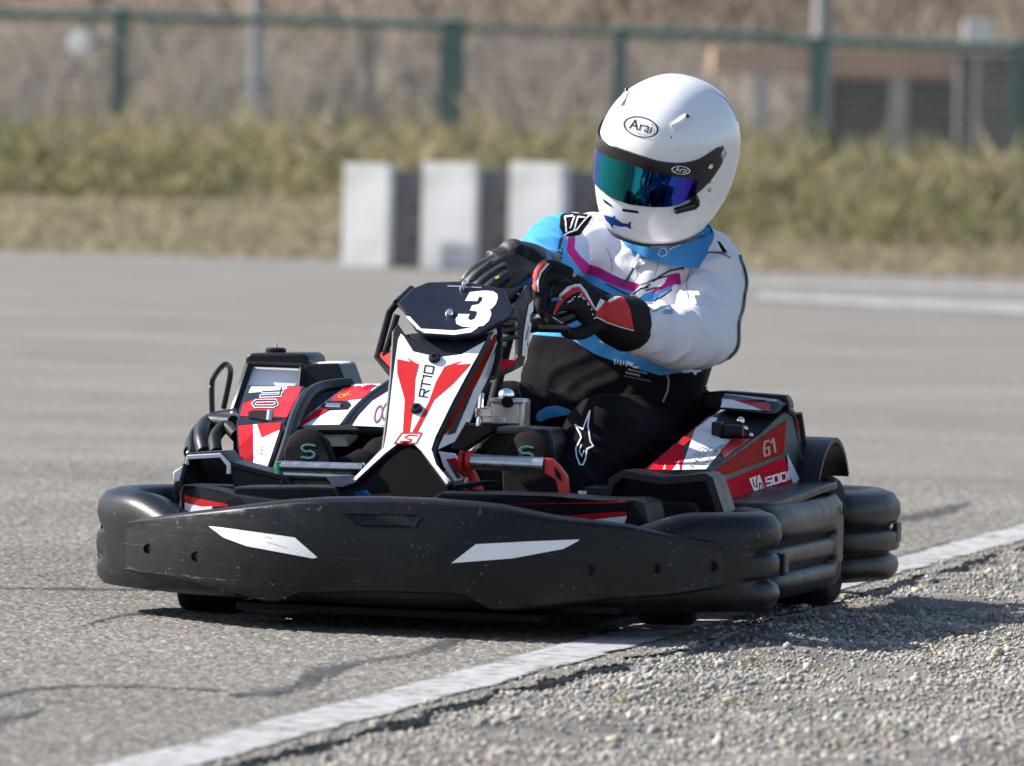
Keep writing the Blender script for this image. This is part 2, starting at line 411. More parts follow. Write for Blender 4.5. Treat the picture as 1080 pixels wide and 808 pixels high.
# ---- side and rear bumpers
def side_path(s): return [(s*.5, .26), (s*.60, .25), (s*.632, .32), (s*.638, .5), (s*.638, .75), (s*.634, .9), (s*.612, .955), (s*.5, .98)]
PROF2 = [(-.08, .07), (-.03, .052), (-.006, .055), (.006, .07), (.009, .09), (.006, .102), (-.010, .107), (-.014, .112), (-.004, .117), (.002, .126), (.002, .150), (-.004, .159), (-.014, .164), (-.010, .169), (.006, .176), (.009, .2), (.006, .225), (-.01, .243), (-.035, .25), (-.08, .245), (-.1, .22), (-.1, .1)]
for s in (1, -1):
    pth = side_path(s)
    if s < 0: pth = pth[::-1]
    mb = MB(); mb.loft(sweep(pth, PROF2, 12, prof2=smooth_prof(PROF2), mix=lambda u, v: sstep(.80, .84, v), nt=4))
    o = mb.build('side_bumper', 'bumper_plastic', kart, angle=60)
    if s > 0:
        for z in (.215, .095):
            mb = MB(); mb.box((s*.645, .89, z), (.003, .014, .022)); mb.build('slit', 'dark', o)
rear_path = [(.50, 1.12), (.585, 1.14), (.625, 1.22), (.652, 1.34), (.645, 1.46), (.58, 1.54), (.4, 1.58), (0, 1.6), (-.4, 1.58), (-.58, 1.54), (-.645, 1.46), (-.652, 1.34), (-.625, 1.22), (-.585, 1.14), (-.5, 1.12)]
PROF3 = [(n, .042+(z-.055)*1.0) for n, z in PROF]
mb = MB(); mb.loft(sweep(rear_path, PROF3)); 
rb = mb.build('rear_bumper', 'bumper_plastic', kart, angle=60)
mb = MB(); mb.box((.658, 1.41, .145), (.012, .05, .045)); mb.build('bumper_socket', 'bumper_plastic', rb, bevel=.006)

# ---- wheels
def wheel(u, v, r, w, steer=0., lift=0.):
    R = Matrix.Rotation(steer, 3, 'Z')
    ax = R@Vector((1, 0, 0)); c = Vector((u, v, r+lift))
    h = w/2
    mb = MB(); mb.lathe([(r*.5, -h*.9), (r*.8, -h), (r*.93, -h*.96), (r*.985, -h*.82), (r, -h*.6), (r, h*.6), (r*.985, h*.82), (r*.93, h*.96), (r*.8, h), (r*.5, h*.9)], c, ax, 48)
    o = mb.build('wheel', 'rubber', kart, angle=50)
    mb = MB(); mb.lathe([(.012, -h*1.05), (r*.2, -h*1.02), (r*.22, -h*.5), (r*.48, -h*.6), (r*.54, -h*.92), (r*.54, h*.92), (r*.48, h*.6), (r*.22, h*.5), (r*.2, h*1.02), (.012, h*1.05)], c, ax, 32)
    mb.build('rim', 'steel', o)
ST = math.radians(10)
wheel(-.475, 0, .13, .135, ST); wheel(.46, .05, .124, .12, ST, lift=.010)
wheel(.50, 1.07, .14, .19); wheel(-.50, 1.07, .14, .19)
mb = MB(); mb.tube([(-.5, 1.07, .14), (.5, 1.07, .14)], .02, sm=0); mb.build('rear_axle', 'steel', kart)

# ---- chassis
mb = MB()
for s in (1, -1):
    mb.tube([(s*.3, -.42, .075), (s*.3, -.05, .075), (s*.34, .2, .075), (s*.33, .8, .085), (s*.3, 1.3, .1)], .015)
    mb.tube([(s*.3, .02, .10), (s*.40, 0, .13)], .016, sm=0)
    mb.tube([(s*.33, .2, .08), (s*.55, .28, .12), (s*.57, .85, .12), (s*.33, .95, .09)], .012)
mb.tube([(-.3, -.40, .075), (.3, -.40, .075)], .015, sm=0); mb.tube([(-.33, .7, .08), (.33, .7, .08)], .015, sm=0)
mb.build('frame', 'dark', kart)
mb = MB(); mb.box((.06, -.20, .062), (.80, .40, .012)); mb.build('nose_sun_block', 'dark', kart)  # added plate that stops sun patches on the ground under the nose
mb = MB(); mb.box((0, .22, .04), (.62, 1.25, .014)); mb.build('floor_tray', 'dark', kart)
for s in (1, -1):
    pl_ = [(s*.50, .22), (s*.56, .24), (s*.612, .30), (s*.622, .45), (s*.624, .70), (s*.622, .90), (s*.612, .96), (s*.585, 1.0), (s*.54, 1.015), (s*.48, 1.01)]
    mb = MB(); mb.prism([(p.x, p.y, .236+.02*sstep(.3, .9, p.y)) for p in catmull([(a, b, 0) for a, b in pl_], 4)], (0, 0, .016))
    mb.build('pod_ledge', 'pod_plastic', kart, bevel=.004)

# ---- trim behind the plate: left (image right) with red and white decal
TP = lambda pts, dv: [K(x, y, v) for x, y, v in pts]
def slab(name, pts, th, m, parent, bevel=.003, dirv=(0, 1, 0)):
    mb = MB(); mb.prism(KS(pts), Vector(dirv).normalized()*th); return mb.build(name, m, parent, bevel=bevel)
t = slab('nose_trim', [(465, 519, -.34), (520, 521, -.33), (575, 523, -.31), (632, 527, -.27), (668, 527, -.23), (679, 530, -.22), (684, 553, -.22), (650, 575, -.22), (540, 575, -.31), (448, 560, -.34), (446, 533, -.34)], .16, 'pod_plastic', kart, .005)
pr = Print(t)
pr.poly([(583, 544.5), (640, 540.5), (660, 539.2), (661, 543.5), (612, 548.5)], 'decal_red'); pr.poly([(614, 549), (661, 544), (659, 551), (654, 556), (640, 555)], 'decal_white')
pr.poly([(522, 532), (632, 529.5), (660, 528.3), (660, 529.8), (632, 530.8)], 'decal_red'); pr.done()
t = slab('nose_trim', [(192, 511, -.28), (206, 513, -.28), (250, 521, -.31), (300, 528, -.33), (300, 560, -.34), (192, 556, -.26), (189, 520, -.27)], .10, 'pod_plastic', kart, .005)
pr = Print(t); pr.poly([(194, 522), (210, 526), (240, 531.5), (241, 534), (215, 535), (196, 531)], 'decal_red'); pr.poly([(195, 530), (213, 534.5), (224, 534), (224, 545), (195, 545)], 'decal_white'); pr.done()
slab('nose_trim', [(246, 513.5, -.30), (320, 513, -.31), (352, 514, -.31), (362, 532, -.31), (246, 530, -.30)], .12, 'pod_plastic', kart, .004)
# shelf between the plate and the fairing, closing the nose
mb = MB(); mb.prism([K(250, 530, -.12), K(330, 526, -.12), K(480, 527, -.12), K(640, 537, -.10), K(640, 570, -.10), K(250, 566, -.12)], (0, .02, 0)); mb.build('nose_panel', 'dark', kart)

# ---- front wheel guards
def arch(name, top, th_px, v0, depth, mats, parent):
    """bent strip: outline polyline with thickness th, extruded backwards"""
    P = [K(x, y, v0) for x, y in top]; n = len(P); inner = []
    for i, p in enumerate(P):
        d = (P[min(i+1, n-1)]-P[max(i-1, 0)]); nr = Vector((d.z, 0, -d.x)).normalized()
        inner.append(p+nr*th_px)
    mb = MB()
    D = Vector((0, depth, 0))
    vs = P+inner+[p+D for p in P]+[p+D for p in inner]
    fs = []
    for i in range(n-1):
        fs += [(i, i+1, n+i+1, n+i), (2*n+i, 3*n+i, 3*n+i+1, 2*n+i+1), (i, 2*n+i, 2*n+i+1, i+1), (n+i, n+i+1, 3*n+i+1, 3*n+i)]
    fs += [(0, n, 3*n, 2*n), (n-1, 3*n-1, 4*n-1, 2*n-1)]
    mb.add(vs, fs); return mb.build(name, mats, parent, bevel=.003)
g = arch('wheel_guard', [(612, 524), (616, 514), (641, 515), (642, 505), (656, 496), (699, 503), (744, 499), (752, 504), (764, 542)], .016, -.06, .11, 'pod_plastic', kart)
pr = Print(g); pr.poly([(668, 495), (690, 494.5), (716, 496), (722, 499.5), (706, 501.5), (698, 502)], 'decal_red'); pr.done()
mb = MB(); mb.lathe([(.008, -.012), (.01, -.01), (.01, .01), (.008, .012)], K(614, 524, -.11), (0, 0, 1), 14); mb.build('bolt', 'steel', g)
slab('guard_back', [(612, 524, .10), (642, 508, .10), (656, 499, .10), (744, 503, .10), (763, 548, .10), (612, 548, .10)], .01, 'dark', kart, 0)
g = arch('wheel_guard', [(186, 517), (196, 478), (233, 476), (243, 487), (300, 502), (314, 514)], .012, -.12, .10, 'pod_plastic', kart)
arch('guard_trim', [(194, 489), (197, 480), (232.5, 478), (243, 489), (243, 500)], .009, -.124, .01, 'edge_white', g)
slab('guard_back', [(186, 521, .10), (196, 480, .10), (233, 477, .10), (314, 508, .10), (314, 530, .10), (186, 530, .10)], .01, 'dark', kart, 0)
slab('guard_rail', [(244, 494, -.115), (300, 501, -.115), (308, 512, -.115), (246, 514, -.115)], .05, 'pod_plastic', kart, .003)

# ---- front fairing (steering shroud)
def PF(z): return -.27+.75*(z-.27)
def KP(px, py, f):
    """point of pixel on surface v=f(u,z)"""
    v = 0.
    for _ in range(40):
        p = K(px, py, v); v = v*.5+f(p.x, p.z)*.5
    return K(px, py, v)
ff = lambda u, z: -.27+.75*(z-.27)
main = [(413, 350), (419, 340), (427, 352), (440, 360), (500, 360), (511, 352), (516, 351), (514, 359), (497, 392), (479.5, 425), (462, 462), (457.5, 475), (463, 492), (477, 510), (470, 514), (443, 476), (437, 470), (428, 467), (420, 470), (408, 480), (376, 509), (371, 506), (402, 472), (404, 456), (410, 400)]
mb = MB(); mb.prism([KP(x, y, ff) for x, y in main], Vector((0, .022, -.012)))
fair = mb.build('front_fairing', 'decal_navy', kart, bevel=.004)
pr = Print(fair)
pr.poly([(423, 352), (426, 355), (436, 371), (462, 377), (487, 374), (512, 360), (495, 391), (477.3, 424), (459.3, 461), (455, 474), (460, 490), (475, 508), (471, 511), (445, 476), (437, 468.5), (428, 466), (419, 468.5), (406, 478.5), (375, 507), (374, 504), (405, 472), (408, 456), (414, 402), (420, 358)], 'decal_white', 6)
pr.layer = 1
pr.poly([(419, 379), (433, 382), (429, 377), (440, 384), (442, 384), (438, 400), (437, 420), (432, 457), (425, 457), (427, 422), (419, 394)], 'decal_red', 6)
pr.poly([(497, 384), (480, 385), (490, 380), (469, 387), (460, 403), (452, 425), (435, 456), (440, 457), (458, 422), (478, 405)], 'decal_red', 6)
RT10 = [[[(0, 0), (0, 1.5)], [(0, 0), (.8, 0), (.8, .7), (0, .7)], [(.35, .7), (.8, 1.5)]],
        [[(1.0, 0), (1.9, 0)], [(1.45, 0), (1.45, 1.5)]], [[(2.05, .1), (2.35, 0), (2.35, 1.5)]],
        [[(2.7, 0), (3.5, 0), (3.5, 1.5), (2.7, 1.5), (2.7, 0)]]]
for g_ in RT10: pr.strokes(g_, (442, 418), (1.9, -9.2), (6.0, .9), 1.35, 'decal_navy')
# emblem: slanted box with an S at the foot of the panel
pr.line([(424, 457), (445, 457), (439, 468), (416, 468)], 1.3, 'decal_red', closed=True)
pr.line([(440, 459.7), (431, 459.5), (427, 461.5), (430, 463.3), (434, 463.8), (433, 465.8), (422, 466)], 1.3, 'decal_red')
pr.done()
for x, y in ((458.5, 378.5), (439.5, 432)):
    mb = MB(); c = KP(x, y, ff); mb.lathe([(.0125, .002), (.0125, -.005), (.010, -.009), (.005, -.0095), (.005, -.007), (.0001, -.007)], c, (0, 1, -.75), 18); mb.build('bolt', 'decal_navy', fair)
# hollow under the arch
slab('fairing_back', [(428, 471, -.10), (440, 476, -.10), (474, 514, -.12), (470, 524, -.12), (360, 524, -.12), (374, 510, -.12), (412, 478, -.10)], .02, 'dark', kart, 0)
slab('fairing_foot', [(343, 503, -.25), (374, 502, -.2), (376, 509, -.27), (360, 514, -.29), (350, 512, -.28)], .06, 'pod_plastic', kart, .004)
slab('fairing_foot', [(478, 511, -.27), (515, 506, -.18), (527, 509, -.15), (502, 513, -.2), (478, 518, -.27)], .03, 'pod_plastic', kart, .003)
# side skin of the fairing on the kart's left
sk = [(517, 350, .0), (529, 345, .10), (529, 370, .08), (511, 407, .02), (496, 438, -.02), (480, 466, -.06), (463, 474, -.105), (458.5, 471, -.118), (464, 460, -.10), (481, 425, -.055), (499, 391, -.02)]
mb = MB(); mb.prism(KS(sk), (-.010, .012, 0)); o = mb.build('fairing_side', 'decal_white', kart, bevel=.002)
pr = Print(o, jump=.15)
pr.poly([(521, 353), (525.5, 352), (506, 398), (484, 440), (470, 458), (466, 458), (483, 424), (501, 391)], 'decal_deep_red', 4)
pr.poly([(524.5, 352), (526.5, 352), (507, 396), (505.5, 395)], 'decal_navy', 4)
pr.poly([(503, 402), (494, 424), (480, 457), (471, 459), (478, 446), (488, 426), (497, 408)], 'decal_navy', 4); pr.done()
low = slab('fairing_side', [(463, 476, -.14), (481, 479, -.06), (497, 504, -.06), (480, 508, -.13), (468, 492, -.16)], .02, 'decal_white', kart, .002, (-.3, 1, 0))
pr = Print(low, jump=.15); pr.poly([(470, 485), (480, 483), (493, 503), (489, 504)], 'decal_crimson', 4); pr.poly([(473, 489), (477, 489), (486, 504), (482, 505)], 'decal_navy', 4); pr.done()

# number plate, its white lip and fixings
fn = lambda u, z: -.085+1.35*(z-.565)
num = [(434, 304), (451, 297), (490, 296), (531, 304), (537, 318), (543, 324), (540, 333), (503, 353), (479, 355), (447, 353), (437, 346), (424, 326), (418, 320)]
mb = MB(); mb.prism([KP(x, y, fn) for x, y in num], Vector((0, .012, -.008))); npl = mb.build('number_plate', 'plate_navy', kart, bevel=.005, seg=3)
pr = Print(npl)
pr.poly([(428, 333), (432, 334), (444, 347), (480, 349), (496, 346), (503, 343), (504, 346), (497, 351), (479, 353.5), (448, 351.5), (440, 347)], 'edge_white')
three = [(495.5, 308.5), (511, 306.8), (520, 307.5), (524.5, 310.5), (525, 315), (523, 321), (519, 325.5), (516, 327.2), (518, 329), (518, 333), (515.5, 339), (510, 344), (500, 345.5), (488, 345), (481.5, 342), (480.5, 337), (483.5, 331.5), (495.5, 331.8), (493.5, 336), (496, 338.4), (500.5, 337), (503.5, 331), (502.5, 328.6), (495.5, 327.8), (498, 322.5), (505, 321.4), (508.5, 317.5), (509, 314), (505.5, 313.2), (503.5, 318), (490.5, 317.7)]
pr.poly(three, 'decal_white')
pr.poly([(472, 301.2), (508, 303.1), (508, 304.3), (472, 302.6)], 'decal_grey'); pr.done()
for (x, y, m_, r_) in ((474.5, 331.5, 'chrome', .009), (490.5, 300.5, 'chrome', .006), (488, 305.5, 'steel', .006)):
    mb = MB(); c = KP(x, y, fn); mb.lathe([(r_, .004), (r_, -.004), (r_*.75, -.009), (.0001, -.010)], c, (0, 1, -1.35), 16); mb.build('bolt', m_, npl)
# shade below the lip, put in as a dark slab
slab('lip_shade_slab', [(436, 352, -.03), (478, 358, -.04), (503, 355, -.03), (519, 349, .0), (511, 361, -.04), (487, 373, -.06), (462, 376, -.065), (437, 370, -.06), (426, 353, -.01)], .03, 'pod_plastic', kart, .003)

# lattice wings either side of the plate
mb = MB()
def bar(pts, r): mb.tube(KS(pts), r, 8, sm=0)
bar([(418, 320, .03), (411, 329, .04), (398, 377, .03), (415, 397, -.0)], .0075)
bar([(419, 332, .02), (410, 362, .02), (403, 383, .03)], .0065); bar([(434, 305, .12), (418, 320, .04)], .008)
mb.build('fairing_wing', 'pod_plastic', kart)
w = slab('fairing_wing', [(418, 322, .06), (424, 330, .05), (418, 372, .02), (414, 396, .0), (400, 378, .03), (410, 342, .06)], .012, 'pod_plastic', kart, .002)
bpy.data.objects.remove(w)
slab('wing_tip', [(398, 372, .028), (418, 369, .012), (415, 392, .0), (401, 377, .024)], .012, 'decal_red', kart, .0015)
slab('wing_tip', [(425, 308, .10), (438, 303.5, .12), (441, 305, .11), (427, 313, .08)], .02, 'decal_white', kart, .002)
# left wing: inner upright, outer upright, foot
lw = slab('fairing_wing', [(536, 330, .08), (545, 318, .16), (556, 301, .24), (562, 302, .25), (563, 325, .24), (560, 350, .22), (556, 370, .2), (552, 386, .18), (540, 392, .12), (514, 404, .06), (511, 400, .05), (524, 378, .08), (544, 380, .14), (546, 374, .15), (546, 338, .14), (541, 335, .11)], .02, 'pod_plastic', kart, .003, (-.6, 1, 0))
pr = Print(lw, .0015, .15); pr.poly([(536, 377.5), (544, 380), (543, 384), (520, 393.5), (524, 385)], 'decal_crimson')
pr.poly([(557, 322), (562, 316), (562, 340), (558, 362), (553, 376), (550, 375), (552, 350)], 'decal_white'); pr.poly([(558.5, 332), (560.5, 331), (560, 340), (558, 341)], 'decal_navy'); pr.poly([(555, 349), (557, 343), (558, 344), (555, 359), (553, 359)], 'decal_grey'); pr.done()
mb = MB(); mb.tube(KS([(527, 346, .07), (526, 375, .05), (520, 398, .03)]), .008, 8, sm=3)
for y in (352, 361): mb.tube(KS([(527, y-2, .08), (546, y-6, .15)]), .005, 8, sm=0)
mb.build('wing_strut', 'pod_plastic', kart)
t = slab('wing_tip', [(537, 307.5, .19), (545, 308.5, .20), (556, 311, .22), (553, 318, .22), (545, 314, .2)], .015, 'decal_crimson', kart, .002)
pr = Print(t); pr.poly([(545, 309), (556, 312), (554, 317), (550, 315)], 'decal_white', 4); pr.done()
slab('wing_tip', [(530, 304, .16), (556, 303, .25), (560, 312, .26), (545, 330, .2), (540, 330, .16)], .02, 'pod_plastic', kart, .003)

# ---- steering wheel, column, fittings
SW = K(545, 323, .43); sn = Vector((0, -.30, .95)).normalized(); sx = Vector((1, 0, 0)); sy = sn.cross(sx)
mb = MB(); R = .135
rings = []
for i in range(40):
    q = 2*math.pi*i/40; er = sx*math.cos(q)+sy*math.sin(q); c = SW+er*R
    rings.append([c+(er*math.cos(a)+sn*math.sin(a))*.015 for a in [2*math.pi*j/10 for j in range(10)]])
rings.append(rings[0]); mb.loft(rings, cap=False)
for q in (-.2, math.pi+.2, -math.pi/2): 
    er = sx*math.cos(q)+sy*math.sin(q); mb.tube([SW+er*.02, SW+er*R], .012, 8, sm=0)
mb.lathe([(.001, -.02), (.04, -.02), (.04, .015), (.001, .015)], SW, sn, 20)
mb.build('steering_wheel', 'hose', kart)
mb = MB(); mb.tube([SW, SW+Vector((0, -.28, -.30)), (.03, -.1, .14)], .011, sm=0); mb.build('steering_column', 'dark', kart)
mb = MB(); mb.tube(KS([(568, 346.5, .30), (600, 347.5, .30)]), .008, 10, sm=0); mb.build('wheel_grip', 'hose', kart)
mb = MB(); mb.tube(KS([(500, 420, .08), (491, 446, .05)]), .009, 10, sm=0); mb.tube(KS([(508, 415, .12), (505, 450, .1)]), .006, 10, sm=0); mb.build('support_rod', 'steel', kart)
mb = MB(); mb.lathe([(.012, -.01), (.014, -.008), (.014, .008), (.006, .012), (.001, .012)], K(534, 417, .16), (1, -1, 0), 14); mb.build('bolt', 'chrome', kart)
# cast steering block
mb = MB(); c = K(536, 436, .12); mb.box(c, (.062, .05, .044)); mb.box(c+Vector((-.045, .0, .0)), (.04, .04, .022)); mb.box(c+Vector((.004, -.006, .026)), (.07, .055, .01)); mb.box(c+Vector((.034, 0, .0)), (.012, .055, .058))
mb.box(c+Vector((-.022, -.012, -.014)), (.05, .04, .016))
blk = mb.build('steering_block', 'steel', kart, bevel=.004)
mb = MB(); mb.lathe([(.001, -.026), (.0115, -.026), (.0115, .026), (.001, .026)], c+Vector((.006, -.014, .024)), (0, 1, 0), 16); mb.build('clamp', 'dark', blk)
# fuel tank between the driver's legs
mb = MB(); tk = [(482, 520, .16), (489, 478, .16), (520, 450, .16), (578, 453, .16), (584, 468, .16), (584, 520, .16)]
mb.prism(KS(tk), (0, .16, .0)); mb.build('fuel_tank', 'pod_plastic', kart, bevel=.012, seg=3)
mb = MB(); mb.prism(KS([(480, 448, .1), (520, 446, .1), (518, 456, .1), (488, 476, .1), (476, 474, .1)]), (0, .05, 0)); mb.build('tank_strap', 'pod_plastic', kart, bevel=.003)

# ---- pedals
mb = MB(); mb.tube(KS([(494, 487, -.115), (574, 490.5, -.115)]), [.0155, .0155], 16, sm=0); p_ = mb.build('brake_pedal', 'steel', kart)
for x in (487, 495):
    mb = MB(); mb.lathe([(.012, -.005), (.021, -.004), (.021, .004), (.012, .005)], K(x, 486.3, -.115), (1, 0, 0), 20); mb.build('pedal_ring', 'red_metal', p_)
mb = MB()
mb.prism(KS([(574, 483, -.12), (582, 484, -.12), (590, 492, -.12), (597, 502, -.12), (600, 524, -.12), (590, 524, -.12), (586, 506, -.12), (574, 499, -.12)]), (0, .02, 0))
mb.build('pedal_bracket', 'red_metal', p_, bevel=.002)
mb = MB(); mb.tube(KS([(492, 490, -.10), (500, 505, -.09), (507, 522, -.09)]), .011, 8); mb.build('pedal_arm', 'red_metal', p_)
mb = MB(); mb.prism(KS([(585, 492, -.122), (591, 500, -.122), (592, 508, -.122), (586, 502, -.122)]), (0, -.002, 0)); mb.build('bracket_hole', 'dark', p_)
mb = MB(); mb.tube(KS([(296, 491.5, -.11), (383, 494, -.11)]), .0105, 16, sm=0); mb.tube(KS([(296, 500, -.10), (372, 503, -.10)]), .012, 12, sm=0); p_ = mb.build('throttle_pedal', 'steel', kart)
mb = MB(); mb.tube(KS([(294, 487, -.112), (295, 500, -.11), (299, 508, -.11)]), .008, 10); mb.build('pedal_clip', 'green_plastic', p_); mb = MB(); mb.tube(KS([(386, 490, -.11), (381, 495, -.11)]), .007, 8, sm=0); mb.build('pedal_clip', 'green_plastic', p_)
slab('nose_cover', [(372, 519, -.2), (384, 517, -.2), (392, 526, -.2), (378, 526, -.2)], .02, 'suit_print', kart, 0)

# ---- left side pod (image right)
hull = [[(676, 497, .22), (742, 499, .20), (763, 541, .20), (690, 541, .22)],
        [(744, 440, .72), (801, 458, .72), (812, 530, .72), (735, 530, .75)],
        [(764, 432, .86), (834, 428, .93), (848, 512, .93), (748, 512, .9)],
        [(770, 430, .95), (842, 436, 1.02), (852, 505, 1.02), (755, 505, 1.0)]]
mb = MB(); mb.loft([KS(r) for r in hull]); pod = mb.build('side_pod', 'pod_plastic', kart, bevel=.005, angle=25)
pr = Print(pod, .0015, 1.)
pr.poly([(829, 443), (826, 479), (757, 504), (749, 499)], 'decal_deep_red', 4)
pr.poly([(826, 483), (838, 508), (832, 516), (761, 527), (755, 511)], 'decal_crimson', 4)
pr.poly([(688, 494), (698, 494), (736, 441), (750, 440.5), (744, 449), (721, 471)], 'decal_red', 4)
pr.poly([(733, 453), (750, 440.5), (757, 441.5), (751, 456), (760, 463), (771, 464), (744, 496), (718, 496)], 'decal_white', 4)
pr.layer = 1
pr.poly([(684, 496), (702, 471), (719, 470), (721, 474), (719, 497)], 'decal_crimson', 4)
pr.poly([(772, 463), (798, 459), (764, 484), (760, 476)], 'decal_red', 4)
pr.layer = 2
pr.poly([(699, 496), (702, 496), (701.5, 490)], 'decal_white'); pr.poly([(709, 497), (717, 497), (716, 487)], 'decal_white')
# lettering: emblem and four squared letters
pr.poly([(789, 505), (800, 501), (807, 518), (796, 523)], 'decal_white')
pr.layer = 3
pr.line([(792.6, 505.6), (794.4, 513.2), (797.4, 514), (796.6, 507.4), (797.6, 502.6)], 1.15, 'decal_crimson'); pr.line([(798.4, 521), (800.2, 515.5), (799.8, 509.6), (802.6, 510.6), (805.2, 517.6)], 1.15, 'decal_crimson')
pr.layer = 2
SODI = [[[(1, 0), (0, 0), (0, .5), (1, .5), (1, 1), (0, 1)]], [[(1.4, 0), (2.4, 0), (2.4, 1), (1.4, 1), (1.4, 0)]], [[(2.8, 0), (3.7, 0), (3.9, .25), (3.9, .75), (3.7, 1), (2.8, 1), (2.8, 0)]], [[(4.3, 0), (4.3, 1)]]]
for g_ in SODI: pr.strokes(g_, (806.5, 504.5), (5.5, -1.6), (1.3, 8), 1.9, 'decal_white')
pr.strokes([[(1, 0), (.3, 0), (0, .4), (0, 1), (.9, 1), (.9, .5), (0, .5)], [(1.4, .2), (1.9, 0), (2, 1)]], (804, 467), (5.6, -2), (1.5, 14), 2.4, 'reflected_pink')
pr.text('HCF', (727, 492), (20, -22), (10, 7), 'decal_grey'); pr.text('HO', (731, 479), (9, -8), (6, 5), 'decal_yellow'); pr.text('racing.fr', (741, 490), (21, -22), (12, 12), 'decal_grey')
pr.poly([(829, 478), (842, 505), (837, 514), (831, 498)], 'decal_pale')
pr.done()
# end panel
e = slab('pod_end', [(834, 438, .955), (841, 443, .99), (846, 500, .99), (849, 508, .985), (845, 512, .95), (838, 470, .94)], .01, 'decal_navy', kart, .002, (-1, .2, 0))
bpy.data.objects.remove(e)
mb = MB(); mb.tube(KS([(829, 431, .9), (836, 440, .94), (840, 470, .95), (848, 510, .95)]), .008, 8); mb.tube(KS([(842, 436, 1.0), (847, 470, 1.02), (853, 508, 1.02)]), .009, 8); mb.build('pod_rib', 'pod_plastic', pod)
slab('pod_end', [(837, 446, .955), (843, 442, 1.0), (846, 480, 1.0), (849, 504, 1.0), (846, 506, .97), (841, 478, .955)], .008, 'decal_deep_red', kart, .0015, (-1, .1, 0))
# top block with its small red and white face
t = slab('pod_cap', [(759, 421, .80), (764, 416, .86), (818, 422, .86), (823, 427, .84), (814, 437, .79), (758, 432, .79)], .07, 'pod_plastic', kart, .004)
pr = Print(t); pr.poly([(762, 421), (812, 426), (812, 434), (760, 430)], 'decal_white', 4); pr.layer = 1; pr.poly([(773, 422), (812, 426), (812, 433.5), (806, 434), (794, 429)], 'decal_red', 4); pr.done()
slab('pod_lid', [(737, 414, .92), (762, 412, .92), (828, 417, .92), (832, 424, .92), (833, 432, .92), (740, 432, .92)], .05, 'pod_plastic', kart, .006)
slab('pod_strip', [(764, 415.5, .855), (818, 421.5, .855), (818, 424, .85), (763, 418, .85)], .012, 'steel', kart, .001)
# well with the catch: recess shade painted as a dark patch
pr = Print(pod, .002, 1.); pr.layer = 4
pr.poly([(757, 443), (770, 434), (810, 438), (818, 442), (802, 457), (792, 462), (760, 462), (750, 454)], 'dark', 4); pr.done()
mb = MB(); c = K(774, 455, .62); mb.lathe([(.001, -.02), (.014, -.02), (.014, .02), (.001, .02)], c, (1, .05, 0), 16)
mb.box(c+Vector((-.034, 0, .004)), (.022, .03, .03)); mb.build('catch', 'hose', pod, bevel=.004)
for q_, r_ in ((K(781, 444, .68), .009), (K(786, 452, .66), .006), (K(792, 459, .62), .005)):
    mb = MB(); mb.ball(q_, r_); mb.build('catch_pin', 'chrome', pod)

# rear wheel guard and lug
P0 = K(842, 462, 1.06); mb = MB()
rings = []
for k in range(6):
    v = .92+k*.05
    pts = []
    for j in range(11):
        q = math.pi*(1.0-.92*j/10)
        pts.append(Vector((.515+.115*math.cos(q), 1.0+.012*k+.0, .245+.118*math.sin(q)-.006*k)))
    rings.append(pts)
prof = [Vector((0, 1.07+.195*math.cos(q), .165+.195*math.sin(q))) for q in [math.radians(a) for a in range(35, 166, 10)]]
inn = [Vector((0, 1.07+.185*math.cos(q), .165+.185*math.sin(q))) for q in [math.radians(a) for a in range(35, 166, 10)]]
loop = prof+inn[::-1]
mb.loft([[p+Vector((u, 0, 0)) for p in loop] for u in (.39, .48, .565, .585)])
mb.build('rear_wheel_guard', 'pod_plastic', kart, angle=40)
mb = MB(); mb.loft([[p+Vector((u, 0, 0)) for p in loop] for u in (-.39, -.48, -.565, -.585)]); mb.build('rear_wheel_guard', 'pod_plastic', kart, angle=40)
mb = MB(); mb.lathe([(.001, 0), (.017, 0), (.017, .008), (.013, .012), (.001, .012)], (.592, .985, .262), (0, 0, 1), 18); mb.build('bolt', 'pod_plastic', kart)

# ---- right side pod (image left)
def strip(name, rows, th, m, parent, bevel=.003):
    mb = MB(); R0 = [KS(r) for r in rows]; d = Vector(th)
    n = len(R0[0]); k = len(R0); vs = [p for r in R0 for p in r]+[p+d for r in R0 for p in r]; fs = []
    I = lambda i, j, o: o*n*k+i*n+j
    for i in range(k-1):
        for j in range(n-1):
            fs += [(I(i, j, 0), I(i, j+1, 0), I(i+1, j+1, 0), I(i+1, j, 0)), (I(i, j, 1), I(i+1, j, 1), I(i+1, j+1, 1), I(i, j+1, 1))]
    for i in range(k-1):
        fs += [(I(i, 0, 0), I(i+1, 0, 0), I(i+1, 0, 1), I(i, 0, 1)), (I(i, n-1, 0), I(i, n-1, 1), I(i+1, n-1, 1), I(i+1, n-1, 0))]
    for j in range(n-1):
        fs += [(I(0, j, 0), I(0, j, 1), I(0, j+1, 1), I(0, j+1, 0)), (I(k-1, j, 0), I(k-1, j+1, 0), I(k-1, j+1, 1), I(k-1, j, 1))]
    mb.add(vs, fs); return mb.build(name, m, parent, bevel=bevel, angle=30)
A_ = strip('side_pod', [[(261, 406, .74), (292, 407, .74), (320, 407, .74)], [(254, 424, .58), (284, 424, .58), (311, 424, .58)], [(249, 447, .44), (276, 447, .44), (301, 446, .44)], [(250, 472, .34), (270, 478, .34), (291, 478, .34)], [(254, 487, .29), (266, 494, .29), (283, 499, .29)]], (.02, .05, -.03), 'decal_navy', kart, .003)
pr = Print(A_)
pr.poly([(265, 408.5), (318, 408.5), (306, 440), (292, 442), (253, 439), (256, 427), (262, 415)], 'decal_red', 4)
